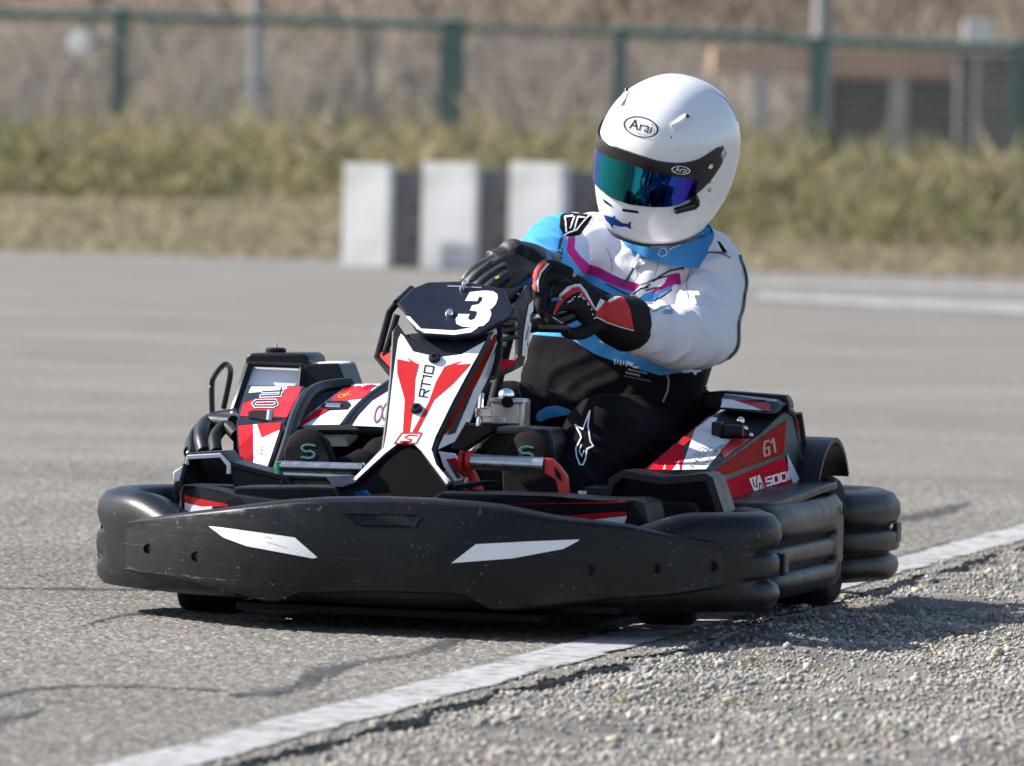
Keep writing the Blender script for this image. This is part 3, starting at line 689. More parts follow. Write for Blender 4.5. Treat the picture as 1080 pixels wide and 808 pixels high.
pr.poly([(251, 449.5), (267, 448), (267, 491), (253, 484)], 'decal_red', 4); pr.poly([(267, 448), (297, 446), (295, 454), (281, 496), (267, 491)], 'decal_white', 4)
pr.layer = 1
pr.poly([(271, 447.7), (297, 446), (295, 453.5), (276, 462)], 'decal_red', 4)
pr.poly([(265, 408.5), (303, 408.5), (302, 411), (290, 413), (262, 415)], 'decal_white', 4); pr.poly([(262, 415), (290, 413), (297, 416), (270, 421), (256, 425)], 'decal_navy', 4)
pr.layer = 2
pr.poly([(262, 435), (268, 433.5), (288, 434), (289, 441), (281, 444.5), (262, 441)], 'dark', 4)
# mirrored-looking upside-down "RT10" drawn on the curved top
for w_, m_ in ((3.4, 'decal_white'), (1.6, 'decal_navy')):
    pr.layer += 1
    pr.line([(270, 424), (290, 423.5), (292, 427.5), (288, 429.5), (269, 429.5), (267, 427)], w_, m_, closed=True)
    pr.line([(275, 419), (296, 418)], w_, m_); pr.line([(277, 414.5), (298, 413.5)], w_, m_); pr.line([(297, 410), (295, 418)], w_, m_)
pr.text('M1-', (273.5, 480), (.5, -13), (6, .3), 'decal_navy')
pr.done()
mb = MB(); mb.lathe([(.008, -.012), (.008, .012)], K(285, 439, .47), (0, .4, 1), 12); mb.build('bolt', 'chrome', A_)
mb = MB(); mb.tube(KS([(368, 405, .76), (340, 409, .68), (324, 418, .58), (312, 440, .45), (303, 470, .33), (292, 502, .25)]), .014, 10); mb.build('pod_rib', 'pod_plastic', A_)
slab('pod_wall', [(300, 445, .45), (322, 420, .6), (368, 406, .76), (318, 452, .5), (306, 500, .4), (285, 500, .4)], .02, 'pod_plastic', kart, 0)
B_ = strip('side_pod', [[(367, 405.5, .76), (388, 404.5, .76), (411, 404.5, .76)], [(340, 425, .6), (362, 425, .6), (390, 425, .6)], [(308, 451, .42), (335, 451.5, .42), (361, 451, .42)]], (.01, .02, -.04), 'decal_white', kart, .003)
pr = Print(B_)
pr.poly([(368, 407), (394, 406), (386, 420), (368, 422), (347, 433), (316, 450.5), (310, 450.5)], 'decal_red', 4)
pr.layer = 1
pr.poly([(331, 432), (345, 434), (316, 450.5), (310, 450.5)], 'decal_crimson', 4); pr.poly([(367, 407), (375, 405.8), (408, 405.6), (400, 407.5), (385, 409)], 'decal_white', 4)
pr.poly([(375, 408), (392, 406), (398, 407), (386, 412)], 'decal_crimson', 4)
pr.layer = 2
pr.poly([(337, 426), (342, 424), (360, 423.5), (368, 424.5), (370, 427.5), (366, 432), (345, 433), (338, 429)], 'dark', 4)
pr.text('CRC', (356, 418), (14, -4.5), (4, 9), 'decal_yellow')
pr.done()
mb = MB(); c = K(352, 429, .57); mb.lathe([(.001, -.016), (.008, -.016), (.008, .016), (.001, .016)], c, (1, 0, 0), 12); mb.build('catch', 'chrome', B_)
mb = MB(); mb.tube(KS([(411, 405, .74), (392, 418, .62), (375, 434, .5), (362, 451, .40)]), .010, 10); mb.tube(KS([(300, 454, .42), (362, 453, .40), (412, 454, .38)]), .011, 10, sm=0); mb.build('pod_rib', 'pod_plastic', B_)
C_ = slab('side_pod', [(371, 449, .37), (378, 438, .44), (392, 423, .55), (412, 411, .62), (414, 451, .37)], .02, 'decal_pale', kart, .003)
pr = Print(C_); pr.ellipse((399, 437), 4, 10, 15, 'decal_mauve', .72); pr.ellipse((407, 434), 4, 10, 15, 'decal_mauve', .72); pr.done()
slab('pod_wall', [(296, 455, .5), (412, 455, .5), (440, 455, .5), (440, 540, .5), (296, 540, .5)], .02, 'dark', kart, 0)
slab('pod_wall', [(246, 445, .6), (300, 445, .6), (300, 520, .6), (246, 520, .6)], .02, 'dark', kart, 0)
# engine/airbox
E0 = strip('engine_cover', [[(262, 384, .93), (318, 386.5, .93)], [(244, 440, .88), (306, 443, .88)]], (.0, .16, 0), 'silver_panel', kart, .006)
mb = MB(); mb.tube(KS([(263, 384, .92), (252, 418, .9), (243, 442, .87)]), .010, 8, sm=2); mb.tube(KS([(262, 384, .92), (319, 386, .92)]), .006, 8, sm=0); mb.tube(KS([(318, 386, .92), (316, 408, .9)]), .005, 8, sm=0); mb.build('cover_edge', 'pod_plastic', E0)
slab('engine_box', [(319, 384, .94), (357, 383, .96), (366, 408, .94), (318, 409, .93)], .14, 'hose', kart, .006)
slab('engine_box_lid', [(326, 382, .98), (357, 382, .98), (358, 384.5, .96), (320, 384.5, .96)], .1, 'edge_white', kart, .003)
mb = MB(); mb.prism(KS([(258, 386, .95), (259, 376, .95), (264, 372.5, .95), (319, 372.5, .95), (325, 377, .95), (326, 386, .95)]), (0, .14, 0)); al = mb.build('airbox_lid', 'hose', kart, bevel=.008, seg=3)
c = K(291, 369.5, 1.02); mb = MB(); mb.lathe([(.001, -.01), (.018, -.01), (.022, -.006), (.023, .002), (.018, .006), (.001, .006)], c, (0, 0, 1), 20); mb.build('lid_knob', 'hose', al)
mb = MB(); mb.lathe([(.001, 0), (.003, 0), (.003, .016), (.001, .016)], c, (0, 0, 1), 10); mb.build('lid_stud', 'chrome', al)
mb = MB(); mb.tube(KS([(224, 440, .92), (223.5, 408, .92), (226, 397, .92), (236, 385, .95), (241, 386, 1.0), (243, 395, 1.05), (236, 430, 1.1)]), .0062, 10); mb.build('guard_hoop', 'hose', kart)
mb = MB(); mb.tube(KS([(250, 440, .85), (222, 446, .85), (208, 462, .8), (203, 478, .75)]), .02, 12); mb.tube(KS([(216, 478, .6), (213, 460, .65), (220, 446, .75), (246, 447, .7)]), .018, 12)
mb.tube(KS([(228, 478, .5), (227, 462, .55), (238, 450, .6), (250, 460, .55)]), .014, 12); mb.tube(KS([(201, 477, .7), (204, 455, .8), (222, 440, .9)]), .006, 8)
mb.build('hose', 'hose', kart)
mb = MB(); mb.box(K(246, 439, .84), (.03, .03, .012)); mb.ball(K(246, 437, .84), .008); mb.build('clamp', 'steel', kart)
for q_ in (K(199, 478, .5), K(223, 408, .92)):
    mb = MB(); mb.ball(q_, .006); mb.build('bolt', 'steel', kart)
slab('pod_base', [(188, 495, .0), (193, 488, .0), (196, 540, .0), (186, 545, .0), (181, 515, .0)], .5, 'pod_plastic', kart, .006)
slab('pod_base', [(182, 498, -.06), (193, 491, -.06), (190, 508, -.06), (182, 508, -.06)], .05, 'decal_white', kart, .003)
# ---- seat
mb = MB()
rings = []
for z, v, hw, dp in ((.06, .66, .14, .0), (.07, .85, .17, .0), (.13, 1.0, .18, .0), (.28, 1.08, .185, .0), (.42, 1.13, .18, .0), (.475, 1.15, .15, 0), (.49, 1.155, .11, 0)):
    uc = .135; pts = []
    for j in range(15):
        q = -1+2*j/14; up = abs(q)**4
        pts.append(Vector((uc+hw*q*(1 if abs(q) < .9 else .98), v-up*.15-(.02 if up > .5 else 0), z+up*.08)))
    rings.append(pts)
vs = [p for r in rings for p in r]; n = 15; off = [p+Vector((0, .012, -.006)) for p in vs]; fs = []
N = len(vs)
for i in range(len(rings)-1):
    for j in range(n-1):
        q = (i*n+j, i*n+j+1, (i+1)*n+j+1, (i+1)*n+j); fs += [q, tuple(N+a for a in q[::-1])]
mb.add(vs+off, fs); mb.build('seat', 'hose', kart, angle=50)
mb = MB(); mb.tube(KS([(745, 384, 1.0), (736, 412, .98), (722, 446, .94), (704, 480, .86), (690, 495, .8)]), .014, 10); mb.build('seat_rim', 'hose', kart)
slab('seat_side', [(700, 400, 1.02), (744, 386, 1.0), (736, 414, .98), (722, 448, .94), (704, 482, .86), (688, 500, .8), (660, 500, .86)], .02, 'dark', kart, 0)
slab('seat_bracket', [(726, 436, .95), (742, 425, .95), (764, 428, .95), (746, 442, .92), (720, 478, .88)], .02, 'dark', kart, 0)
for q_ in (K(729, 443, .93), K(745, 411, .96)):
    mb = MB(); mb.ball(q_, .006); mb.build('bolt', 'chrome', kart)
# ================================================================== THE DRIVER
def ring(c, ax, ay, rx, ry, n=20):
    c = Vector(c); return [c+ax*math.cos(q)*rx+ay*math.sin(q)*ry for q in [2*math.pi*i/n for i in range(n)]]
def limb(mb, path, rs, n=18, sm=5, squash=1.):
    P = catmull(path, sm); rings = []; up = Vector((0, 0, 1))
    for i, p in enumerate(P):
        d = (P[min(i+1, len(P)-1)]-P[max(i-1, 0)]).normalized()
        if abs(d.dot(up)) > .95: up = Vector((0, 1, 0))
        x = d.cross(up).normalized(); y = x.cross(d).normalized(); up = y
        q = i/(len(P)-1)*(len(rs)-1); k = min(int(q), len(rs)-2); r = rs[k]+(rs[k+1]-rs[k])*(q-k)
        rings.append(ring(p, x, y, r, r*squash, n))
    for end, s in ((0, -1), (-1, 1)):                      # rounded caps
        c = P[end]; d = (P[1]-P[0] if end == 0 else P[-1]-P[-2]).normalized()*s
        base = rings[end]; extra = []
        r = (base[0]-c).length
        for a in (.4, .75, .97): extra.append([c+(p-c)*math.sqrt(1-a*a)+d*r*a*.8 for p in base])
        rings = rings+extra if end else extra[::-1]+rings
    mb.loft(rings)
def remesh(mb, voxel, smooth=4):
    me = bpy.data.meshes.new('form'); me.from_pydata(mb.v, [], mb.f)
    bm = bmesh.new(); bm.from_mesh(me); bmesh.ops.recalc_face_normals(bm, faces=bm.faces); bm.to_mesh(me); bm.free()
    o = bpy.data.objects.new('form', me); COL.objects.link(o)
    r = o.modifiers.new('r', 'REMESH'); r.mode = 'VOXEL'; r.voxel_size = voxel
    s = o.modifiers.new('s', 'SMOOTH'); s.iterations = smooth; s.factor = .5
    dg = bpy.context.evaluated_depsgraph_get(); out = bpy.data.meshes.new_from_object(o.evaluated_get(dg))
    bpy.data.objects.remove(o); bpy.data.meshes.remove(me)
    bm = bmesh.new(); bm.from_mesh(out)
    if bm.calc_volume(signed=True) < 0: bmesh.ops.reverse_faces(bm, faces=bm.faces)
    bm.to_mesh(out); bm.free()
    return out

BONES = {
 'torso': [(640, 470, .88), (643, 420, .90), (652, 370, .93), (674, 320, .96), (684, 280, .98), (690, 258, .98)],
 'neck': [(690, 262, .97), (696, 235, .95), (700, 200, .92)],
 'armL': [(738, 288, .98), (747, 312, .95), (744, 348, .86), (731, 357, .78), (704, 353, .65), (682, 349, .58), (668, 346, .535)],
 'armR': [(622, 262, .95), (598, 262, .93), (576, 282, .82), (574, 296, .72), (566, 290, .62), (556, 282, .54)],
 'legL': [(672, 468, .82), (657, 462, .62), (636, 458, .43), (626, 474, .38), (600, 515, .24), (575, 540, .12)],
 'legR': [(605, 470, .82), (540, 448, .60), (490, 448, .45), (455, 462, .38), (400, 498, .22), (345, 522, .10)],
}
BP = {k: KS(v) for k, v in BONES.items()}
mb = MB()
X3 = Vector((1, 0, 0)); Y3 = Vector((0, 1, 0))
dim = [(.20, .125), (.205, .135), (.192, .128), (.172, .125), (.160, .105), (.11, .085)]
axs = []
tp = BP['torso']; Xs = Vector((.97, .1, -.05)).normalized()
rings = []
P = catmull(tp, 5)
for i, p in enumerate(P):
    q = i/(len(P)-1)*5; k = min(int(q), 4); t = q-k
    rx = dim[k][0]*(1-t)+dim[k+1][0]*t; ry = dim[k][1]*(1-t)+dim[k+1][1]*t
    a = X3.copy(); 
    if q > 2.5: a = (X3+Vector((0, 0, -.16))*(q-2.5)/2.5).normalized()
    rings.append(ring(p, a, Y3, rx, ry, 28))
mb.loft(rings)
limb(mb, BP['neck'], [.085, .075, .068])
limb(mb, [K(700, 268, .98), K(735, 276, .985), K(752, 296, .97)], [.075, .078, .078])
limb(mb, [K(675, 264, .97), K(632, 263, .96), K(606, 262, .94)], [.06, .064, .064])
limb(mb, BP['armL'], [.076, .075, .070, .069, .062, .052, .045])
limb(mb, BP['armR'], [.075, .072, .064, .062, .052, .04])
limb(mb, BP['legL'], [.095, .085, .076, .074, .064, .05])
limb(mb, BP['legR'], [.10, .09, .078, .07, .058, .048])
me = remesh(mb, .0075, 5)
# cloth folds: real relief, running across the limbs
co = np.empty(len(me.vertices)*3, 'f'); me.vertices.foreach_get('co', co); co = co.reshape(-1, 3)
no = np.empty(len(me.vertices)*3, 'f'); me.vertices.foreach_get('normal', no); no = no.reshape(-1, 3)
def seg_dist(C, pts):
    best = np.full(len(C), 9.); d_ = np.zeros((len(C), 3))
    for a, b in zip(pts, pts[1:]):
        a = np.array(a); b = np.array(b); ab = b-a; t = np.clip(((C-a)@ab)/(ab@ab), 0, 1); d = np.linalg.norm(C-(a+t[:, None]*ab), axis=1)
        m = d < best; best[m] = d[m]; d_[m] = ab/np.linalg.norm(ab)
    return best, d_
RAD = {'torso': .135, 'neck': .07, 'armL': .07, 'armR': .06, 'legL': .08, 'legR': .075}
names = list(BONES); DD = []; DIR = []
for k in names:
    pts = BP[k]; d, dr = seg_dist(co, pts); DD.append(d/RAD[k]); DIR.append(dr)
lab = np.argmin(np.array(DD), axis=0)
disp = np.zeros(len(co))
for i in range(len(co)):
    p = Vector(co[i]); n = Vector(no[i]); L_ = names[lab[i]]; d = Vector(DIR[lab[i]][i])
    along = p.dot(d); w_ = noise.noise(p*7+Vector((3, 1, 5)))
    if L_ in ('armL', 'armR'):
        s = noise.noise(Vector((along*17+w_*1.6, p.x*5+p.z*4, p.y*4)))
        s2 = noise.noise(Vector((along*9-p.z*9+w_*2.2+4, p.x*6-p.z*3, p.y*5))); a = .010*((1-abs(s)*1.3)**4-.25)+.016*((1-abs(s2)*1.3)**5-.2)+.003*noise.noise(p*16)
    elif L_ in ('legL', 'legR'):
        s = noise.noise(Vector((along*14+w_*1.5+7, p.x*6, p.z*5+p.y*3))); a = .011*((1-abs(s)*1.3)**4-.25)+.003*noise.noise(p*20)
    elif L_ == 'torso':
        s = noise.noise(Vector(((p.z+p.x*.55)*13+w_*1.4, p.x*4, p.y*4))); s2 = noise.noise(Vector((p.x*11-p.z*8+w_*2, p.z*5, p.y*4+3))); a = .007*((1-abs(s)*1.3)**4-.25)+.009*((1-abs(s2)*1.3)**5-.2)+.002*noise.noise(p*18)
    else: a = .001*noise.noise(p*30)
    disp[i] = a
ed = np.empty(len(me.edges)*2, 'i'); me.edges.foreach_get('vertices', ed); ed = ed.reshape(-1, 2); deg = np.bincount(ed.ravel(), minlength=len(co)).clip(1)
for _ in range(4):                                       # ease the folds across the seams between limbs
    acc = np.bincount(ed[:, 0], disp[ed[:, 1]], len(co))+np.bincount(ed[:, 1], disp[ed[:, 0]], len(co)); disp = .4*disp+.6*acc/deg
co = co+no*disp[:, None]*1.25
me.vertices.foreach_set('co', co.astype('f').ravel()); me.update()
# printed colour areas of the suit: signed distance to each printed edge, held on the cloth
PX = np.array([proj(p) for p in co])
def sd_poly(poly):
    P = np.array(poly, float); x, y = PX[:, 0], PX[:, 1]; best = np.full(len(x), 1e9); ins = np.zeros(len(x), bool); n = len(P)
    for i in range(n):
        a, b = P[i], P[(i+1) % n]; ab = b-a; t = np.clip(((x-a[0])*ab[0]+(y-a[1])*ab[1])/(ab@ab+1e-9), 0, 1)
        best = np.minimum(best, np.hypot(x-a[0]-t*ab[0], y-a[1]-t*ab[1]))
        c = ((a[1] > y) != (b[1] > y)) & (x < (b[0]-a[0])*(y-a[1])/(b[1]-a[1]+1e-12)+a[0]); ins ^= c
    return np.where(ins, best, -best)
def masked(poly, *limbs):
    s = sd_poly(poly); ok = np.isin(lab, [names.index(l) for l in limbs]); return np.where(ok, s, -4.)
front = (no[:, 1] < .35)
def region(*parts):
    out = np.full(len(co), -6.)
    for poly, limbs in parts: out = np.maximum(out, masked(poly, *limbs))
    return np.clip(out, -6, 6)
lT = ('torso',); lTN = ('torso', 'neck'); lTA = ('torso', 'neck', 'armL', 'armR')
cyan = region(([(664, 259), (692, 265), (748, 232), (752, 254), (712, 272), (690, 275), (668, 271)], lTN+('armL',)),
   ([(605, 249), (600, 249), (599, 265), (607, 276), (615, 287), (627, 290), (640, 297), (652, 302), (668, 309), (655, 316), (640, 310), (617, 298), (600, 289), (590, 275), (591, 255)], lTA),
   ([(672, 316), (680, 309.5), (700, 304), (714, 298), (708, 305), (698, 309), (692, 318), (675, 318)], lTA),
   ([(520, 318), (660, 318), (640, 345), (628, 368), (606, 364), (560, 364), (520, 364)], lT),
   ([(600, 352), (632, 362), (660, 362), (720, 362), (780, 345), (790, 372), (748, 380), (760, 405), (720, 405), (697, 404), (672, 398), (645, 390), (620, 378), (590, 366)], lT))
armr = np.where((lab == names.index('armR')) | ((PX[:, 0] < 592) & (PX[:, 1] < 300) & np.isin(lab, [0, 3])), 4., -4.)
sdR = np.clip(590-PX[:, 0]+(PX[:, 1]-250)*-.08, -6, 6)
cyan = np.maximum(cyan, np.where(np.isin(lab, [names.index('armR'), 0, 1]) & (PX[:, 1] < 320), np.where(lab == names.index('armR'), np.clip(sdR+6, -6, 6), sdR), -6))
legblue = np.where(lab == names.index('legR'), np.clip(sd_poly([(564, 441), (568, 434), (576, 429.5), (586, 428), (598, 431), (606, 436), (590, 439), (578, 441), (570, 445)]), -6, 6), -6)
cyan = np.maximum(cyan, legblue)
mag = region(([(607, 250), (606, 262), (612, 270), (622, 279), (632, 282), (645, 289), (657, 294.5), (676, 300), (668, 308.5), (652, 303), (640, 298), (627, 291.5), (614, 287.5), (605.5, 276), (597.5, 265), (599, 250)], lTA),
   ([(705, 290), (717, 287), (719, 303), (713, 299.5), (703, 303.5), (690, 309), (683, 308.5), (700, 300)], lTA))
low = np.where(lab == 0, np.clip(np.interp(PX[:, 0], [480, 540, 600, 628, 672, 697, 745, 800], [346, 351, 356, 374, 389, 396, 389, 362]), 0, 2000), 0)
blk = np.where(lab == 0, np.clip(PX[:, 1]-low, -6, 6), -6)
blk = np.maximum(blk, np.where(np.isin(lab, [4, 5]), 6, -6))
blk = np.maximum(blk, np.where((lab == 0) & (no[:, 1] > .2) & (PX[:, 1] > 330), 6, -6))
blk = np.maximum(blk, region(([(592, 262), (594, 262), (592, 278), (602, 288), (618, 296.5), (640, 308.5), (660, 318), (655, 324), (640, 322), (622, 311), (612, 302), (600, 293), (588, 282)], lTA),
   ([(591, 226), (600, 224), (624, 226), (618, 233), (610, 244), (606, 250), (595, 249), (590, 240)], lTA),
   ([(624, 226), (626, 228), (612, 248), (607, 250), (610, 243)], lTA),
   ([(756, 254), (759, 254), (768, 267), (762, 266)], lTA+('armL',)),
   ([(731, 272), (745, 266.5), (763, 265.5), (763, 267), (746, 268), (733, 273)], lTA),
   ([(718, 283), (723, 279), (722, 283), (720, 286)], lTA)))
for nm, arr in (('print_cyan', cyan), ('print_magenta', mag), ('print_black', blk)):
    at = me.attributes.new(nm, 'FLOAT', 'POINT'); at.data.foreach_set('value', np.where(np.isin(lab, [4, 5]), np.where(nm == 'print_black', np.minimum(arr, -cyan), arr), arr).astype('f'))
m = mat('race_suit', (.70, .70, .74), .75, bump=.0)
nt = m.node_tree; b = nt.nodes['Principled BSDF']; L = nt.links.new
prev = None
for nm, col in ((None, (.72, .71, .76)), ('print_cyan', (.065, .29, .60)), ('print_magenta', (.42, .025, .20)), ('print_black', (.0078, .0070, .0088))):
    if nm is None: prev = col; continue
    a = nn(nt, 'ShaderNodeAttribute', attribute_name=nm)
    mr = nn(nt, 'ShaderNodeMapRange'); mr.inputs['From Min'].default_value = -.35; mr.inputs['From Max'].default_value = .35
    L(a.outputs['Fac'], mr.inputs['Value'])
    mx = nn(nt, 'ShaderNodeMix', data_type='RGBA'); L(mr.outputs['Result'], mx.inputs['Factor'])
    if isinstance(prev, tuple): mx.inputs['A'].default_value = (*prev, 1)
    else: L(prev, mx.inputs['A'])
    mx.inputs['B'].default_value = (*col, 1); prev = mx.outputs['Result']
L(prev, b.inputs['Base Color'])
b.inputs['Specular IOR Level'].default_value = .06; b.inputs['Roughness'].default_value = .9
tc = nn(nt, 'ShaderNodeTexCoord'); n1 = nn(nt, 'ShaderNodeTexNoise'); n1.inputs['Scale'].default_value = 45; n1.inputs['Detail'].default_value = 5
n2 = nn(nt, 'ShaderNodeTexNoise'); n2.inputs['Scale'].default_value = 900
L(tc.outputs['Object'], n1.inputs['Vector']); L(tc.outputs['Object'], n2.inputs['Vector'])
ad = nn(nt, 'ShaderNodeMath', operation='MULTIPLY_ADD'); ad.inputs[1].default_value = .12; L(n2.outputs['Fac'], ad.inputs[0]); L(n1.outputs['Fac'], ad.inputs[2])
bu = nn(nt, 'ShaderNodeBump'); bu.inputs['Strength'].default_value = .45; bu.inputs['Distance'].default_value = .004; L(ad.outputs[0], bu.inputs['Height']); L(bu.outputs['Normal'], b.inputs['Normal'])
driver = link('person', me, 'race_suit', None, 180)
driver.location = (OX, OY, 0); driver.rotation_euler = (0, 0, -YAW)
tag(driver, 'driver in white, blue and black racing suit with white helmet, gripping the kart\'s steering wheel', 'person')
pr = Print(driver, .0022)
# star-shaped emblem on the knee
pr.line([(622.5, 434), (620, 450), (622.5, 466), (625.5, 471), (619, 474), (617.5, 484), (614.5, 491), (611, 490.5), (608, 482), (607.5, 473), (613, 462), (612, 458), (606.5, 449), (614.5, 453.5)], 1.5, 'decal_white', closed=True, L=2)
pr.line([(613, 470), (611, 476), (613.5, 482), (616, 476)], 1.1, 'decal_white', L=2)
for i in range(5): pr.line([(649+i*3, 379+i*.6), (648.6+i*3, 384+i*.6-(i % 2))], 1.1, 'decal_white', L=2)
pr.poly([(661, 381), (668, 383), (667, 387), (662, 385)], 'decal_white', 2); pr.poly([(668, 386), (674, 387), (673, 389), (667, 388)], 'decal_white', 2)
pr.text('ADVANCED', (662, 390.5), (20, 4.5), (1.6, -13), 'decal_white', L=2); pr.text('RACING', (660, 394), (14.5, 3.4), (1.6, -11), 'decal_white', L=2); pr.text('ENGINEERING', (658, 397.5), (28, 6), (2, -15), 'decal_grey', L=2)
# shoulder lettering and sleeve script
pr.line([(597, 245), (596, 229), (604, 228)], 1.6, 'decal_white', L=2); pr.line([(601, 241), (606, 229)], 1.6, 'decal_white', L=2); pr.line([(605, 243), (610, 229), (617, 230)], 1.5, 'decal_white', L=2); pr.line([(594, 249), (600, 245.5), (608, 243), (616, 233), (622, 227)], 1.3, 'decal_white', L=2)
pr.line([(687, 329), (692, 328), (699, 324), (710, 323)], 1.1, 'suit_print', L=2); pr.text('dB', (699, 331), (10, 1), (1, -8), 'suit_print', L=2)
pr.line([(694, 269), (697, 263), (701, 262), (704, 266), (702, 270), (697, 271), (694, 269)], .9, 'decal_pale', L=2); pr.line([(706, 264), (712, 260), (716, 261)], .8, 'decal_pale', L=2); pr.line([(728, 253), (742, 246)], 1., 'decal_pale', L=2)
pr.line([(720, 274), (723, 276), (728, 273)], .9, 'decal_navy', L=2); pr.line([(687, 296), (695, 294), (705, 291)], 1.4, 'decal_navy', L=2); pr.line([(679, 304), (686, 300)], 1.4, 'decal_navy', L=2); pr.line([(681, 307), (690, 304), (698, 304)], 1.5, 'decal_navy', L=2)
pr.text('.L', (599, 354), (11, .5), (0, -9), 'suit_print', L=2)
# seams and dark panel edges of the chest
pr.line([(592, 252), (589, 266), (589, 281), (597, 292), (612, 298), (628, 306), (645, 315)], 2.6, 'decal_navy', L=2, sm=3)
pr.line([(738, 268), (748, 266.5), (760, 267), (770, 272)], 1.1, 'decal_navy', L=2, sm=3)
pr.line([(724, 281), (716, 284), (706, 286), (697, 291), (689, 297)], 1.6, 'decal_navy', L=2); pr.line([(722, 278), (727, 276), (731, 272)], 1.4, 'decal_navy', L=2)
pr.line([(676, 301), (684, 298), (692, 294), (700, 292)], 1.2, 'decal_navy', L=2); pr.line([(668, 311), (676, 305), (684, 303)], 1.6, 'decal_navy', L=2); pr.line([(640, 300), (652, 306), (664, 312)], 1.2, 'decal_navy', L=2)
pr.line([(690, 318), (700, 312), (708, 306)], 1.5, 'decal_navy', L=2)
pr.line([(694, 268), (694, 280), (690, 292)], .6, 'decal_grey', L=2); pr.line([(640, 262), (645, 274), (646, 286)], .7, 'decal_grey', L=2)
pr.line([(737, 270), (728, 286), (724, 304), (728, 320)], .8, 'decal_grey', L=2, sm=3)
# dark piping down the outer sleeve
bv_ = pr.bvh; pts = []
for y in range(270, 384, 5):
    x = 805.
    while x > 700 and bv_.ray_cast(CL, lray(x, y).normalized())[0] is None: x -= .5
    pts.append((x-2.0, y))
pts = [((pts[max(i-1, 0)][0]+pts[i][0]+pts[min(i+1, len(pts)-1)][0])/3-.6, pts[i][1]) for i in range(len(pts))]
pr.jump = .2; pr.line(pts, 2.4, 'decal_navy', L=2); pr.jump = .03
# zip
pr.line([(671.5, 274), (668, 284), (662, 295), (654, 301)], 2.6, 'zip', L=2); pr.line([(679, 272), (677, 278), (670, 288)], .6, 'decal_grey', L=2)
# right thigh seam, left hip piping
pr.line([(547, 395), (546, 408), (549, 420)], 1.4, 'glove_grey', L=2)
pr.line([(703, 394), (705, 402), (704, 412), (699, 424)], 2., 'decal_grey', L=2)
pr.done()
mb = MB(); d = lray(671, 276).normalized()
h = Print(driver).bvh.ray_cast(CL, d)[0]-d*.006
mb.tube([h+Vector((.006, 0, .016)), h, h+Vector((-.006, 0, -.012))], .0045, 8, sm=0); mb.build('zip_puller', 'chrome', driver)

# ---- helmet
r0 = Vector((*w2l(1, 0), 0)); d0 = Vector((*w2l(0, 1), 0)); Z3 = Vector((0, 0, 1))
hy, hp, hr = math.radians(35), math.radians(16), math.radians(16)
fw = (r0*-math.sin(hy)-d0*math.cos(hy))*math.cos(hp)-Z3*math.sin(hp)
sd = (r0*math.cos(hy)-d0*math.sin(hy)).normalized(); upv = fw.cross(sd).normalized()
if upv.z < 0: upv = -upv
u2 = upv*math.cos(hr)+sd*math.sin(hr); s2 = sd*math.cos(hr)-upv*math.sin(hr)
HM = Matrix((s2, fw, u2)).transposed()           # columns: helmet left(image right), forward, up
HC = K(704.5, 161, .80)
ZT = [0, .018, .05, .09, .13, .17, .21, .25, .28, .302, .316, .322]
WT = [.092, .106, .121, .133, .139, .142, .139, .128, .110, .084, .050, .002]
FT = [.128, .150, .162, .167, .166, .162, .154, .138, .116, .086, .050, .002]
BT = [.070, .092, .118, .142, .158, .168, .170, .160, .138, .104, .060, .002]
ex = .86
def prof_at(z):
    z = min(max(z, 0), .3299); i = 0
    if z > .17:
        k = max(0, 1-((z-.17)/.160)**2.15)**(1/2.15); return [WT[5]*k, FT[5]*k, BT[5]*k]
    while i < len(ZT)-2 and z > ZT[i+1]: i += 1
    t = (z-ZT[i])/(ZT[i+1]-ZT[i])
    out = []
    for A in (WT, FT, BT):
        a = A[max(i-1, 0)]; b_ = A[i]; c = A[i+1]; d = A[min(i+2, len(A)-1)]
        if i >= len(ZT)-3: out.append(b_+(c-b_)*t); continue
        out.append(.5*(2*b_+(c-a)*t+(2*a-5*b_+4*c-d)*t*t+(3*b_-a-3*c+d)*t**3))
    return out
def pw(x, e): return math.copysign(abs(x)**e, x)
def HS(th, z, off=0.):
    w, f, bk = prof_at(z)
    q = Vector(((w+off)*pw(math.sin(th), ex), ((f if math.cos(th) > 0 else bk)+off)*pw(math.cos(th), ex), z-.165+.03*max(0, -math.cos(th))*max(0, 1-z/.08)))
    return HC+HM@q
def HI(p):
    q = HM.transposed()@(p-HC); z = q.z+.165; w, f, bk = prof_at(z)
    return math.atan2(pw(q.x/w, 1/ex), pw(q.y/(f if q.y > 0 else bk), 1/ex)), z
WT = [a*.97 for a in WT]; FT = [a*.97 for a in FT]; BT = [a*.97 for a in BT]
mb = MB(); zs = [0, .006, .012, .018, .028]+[.028+.0085*i for i in range(1, 33)]+[.302, .310, .316, .321, .325, .3275, .329, .3297]
zs = sorted(set(z for z in zs if z <= .3298))
NT = 96
rings = [[HS(2*math.pi*j/NT, z) for j in range(NT)] for z in zs]
inner = [[HC+HM@Vector(((HM.transposed()@(p-HC)).x*k, (HM.transposed()@(p-HC)).y*k, zz-.165)) for p in rings[0]] for k, zz in ((.97, -.004), (.88, -.002), (.80, .02))]
mb.loft(inner[::-1]+rings)
shell = mb.build('helmet', 'helmet_white', driver, angle=75)
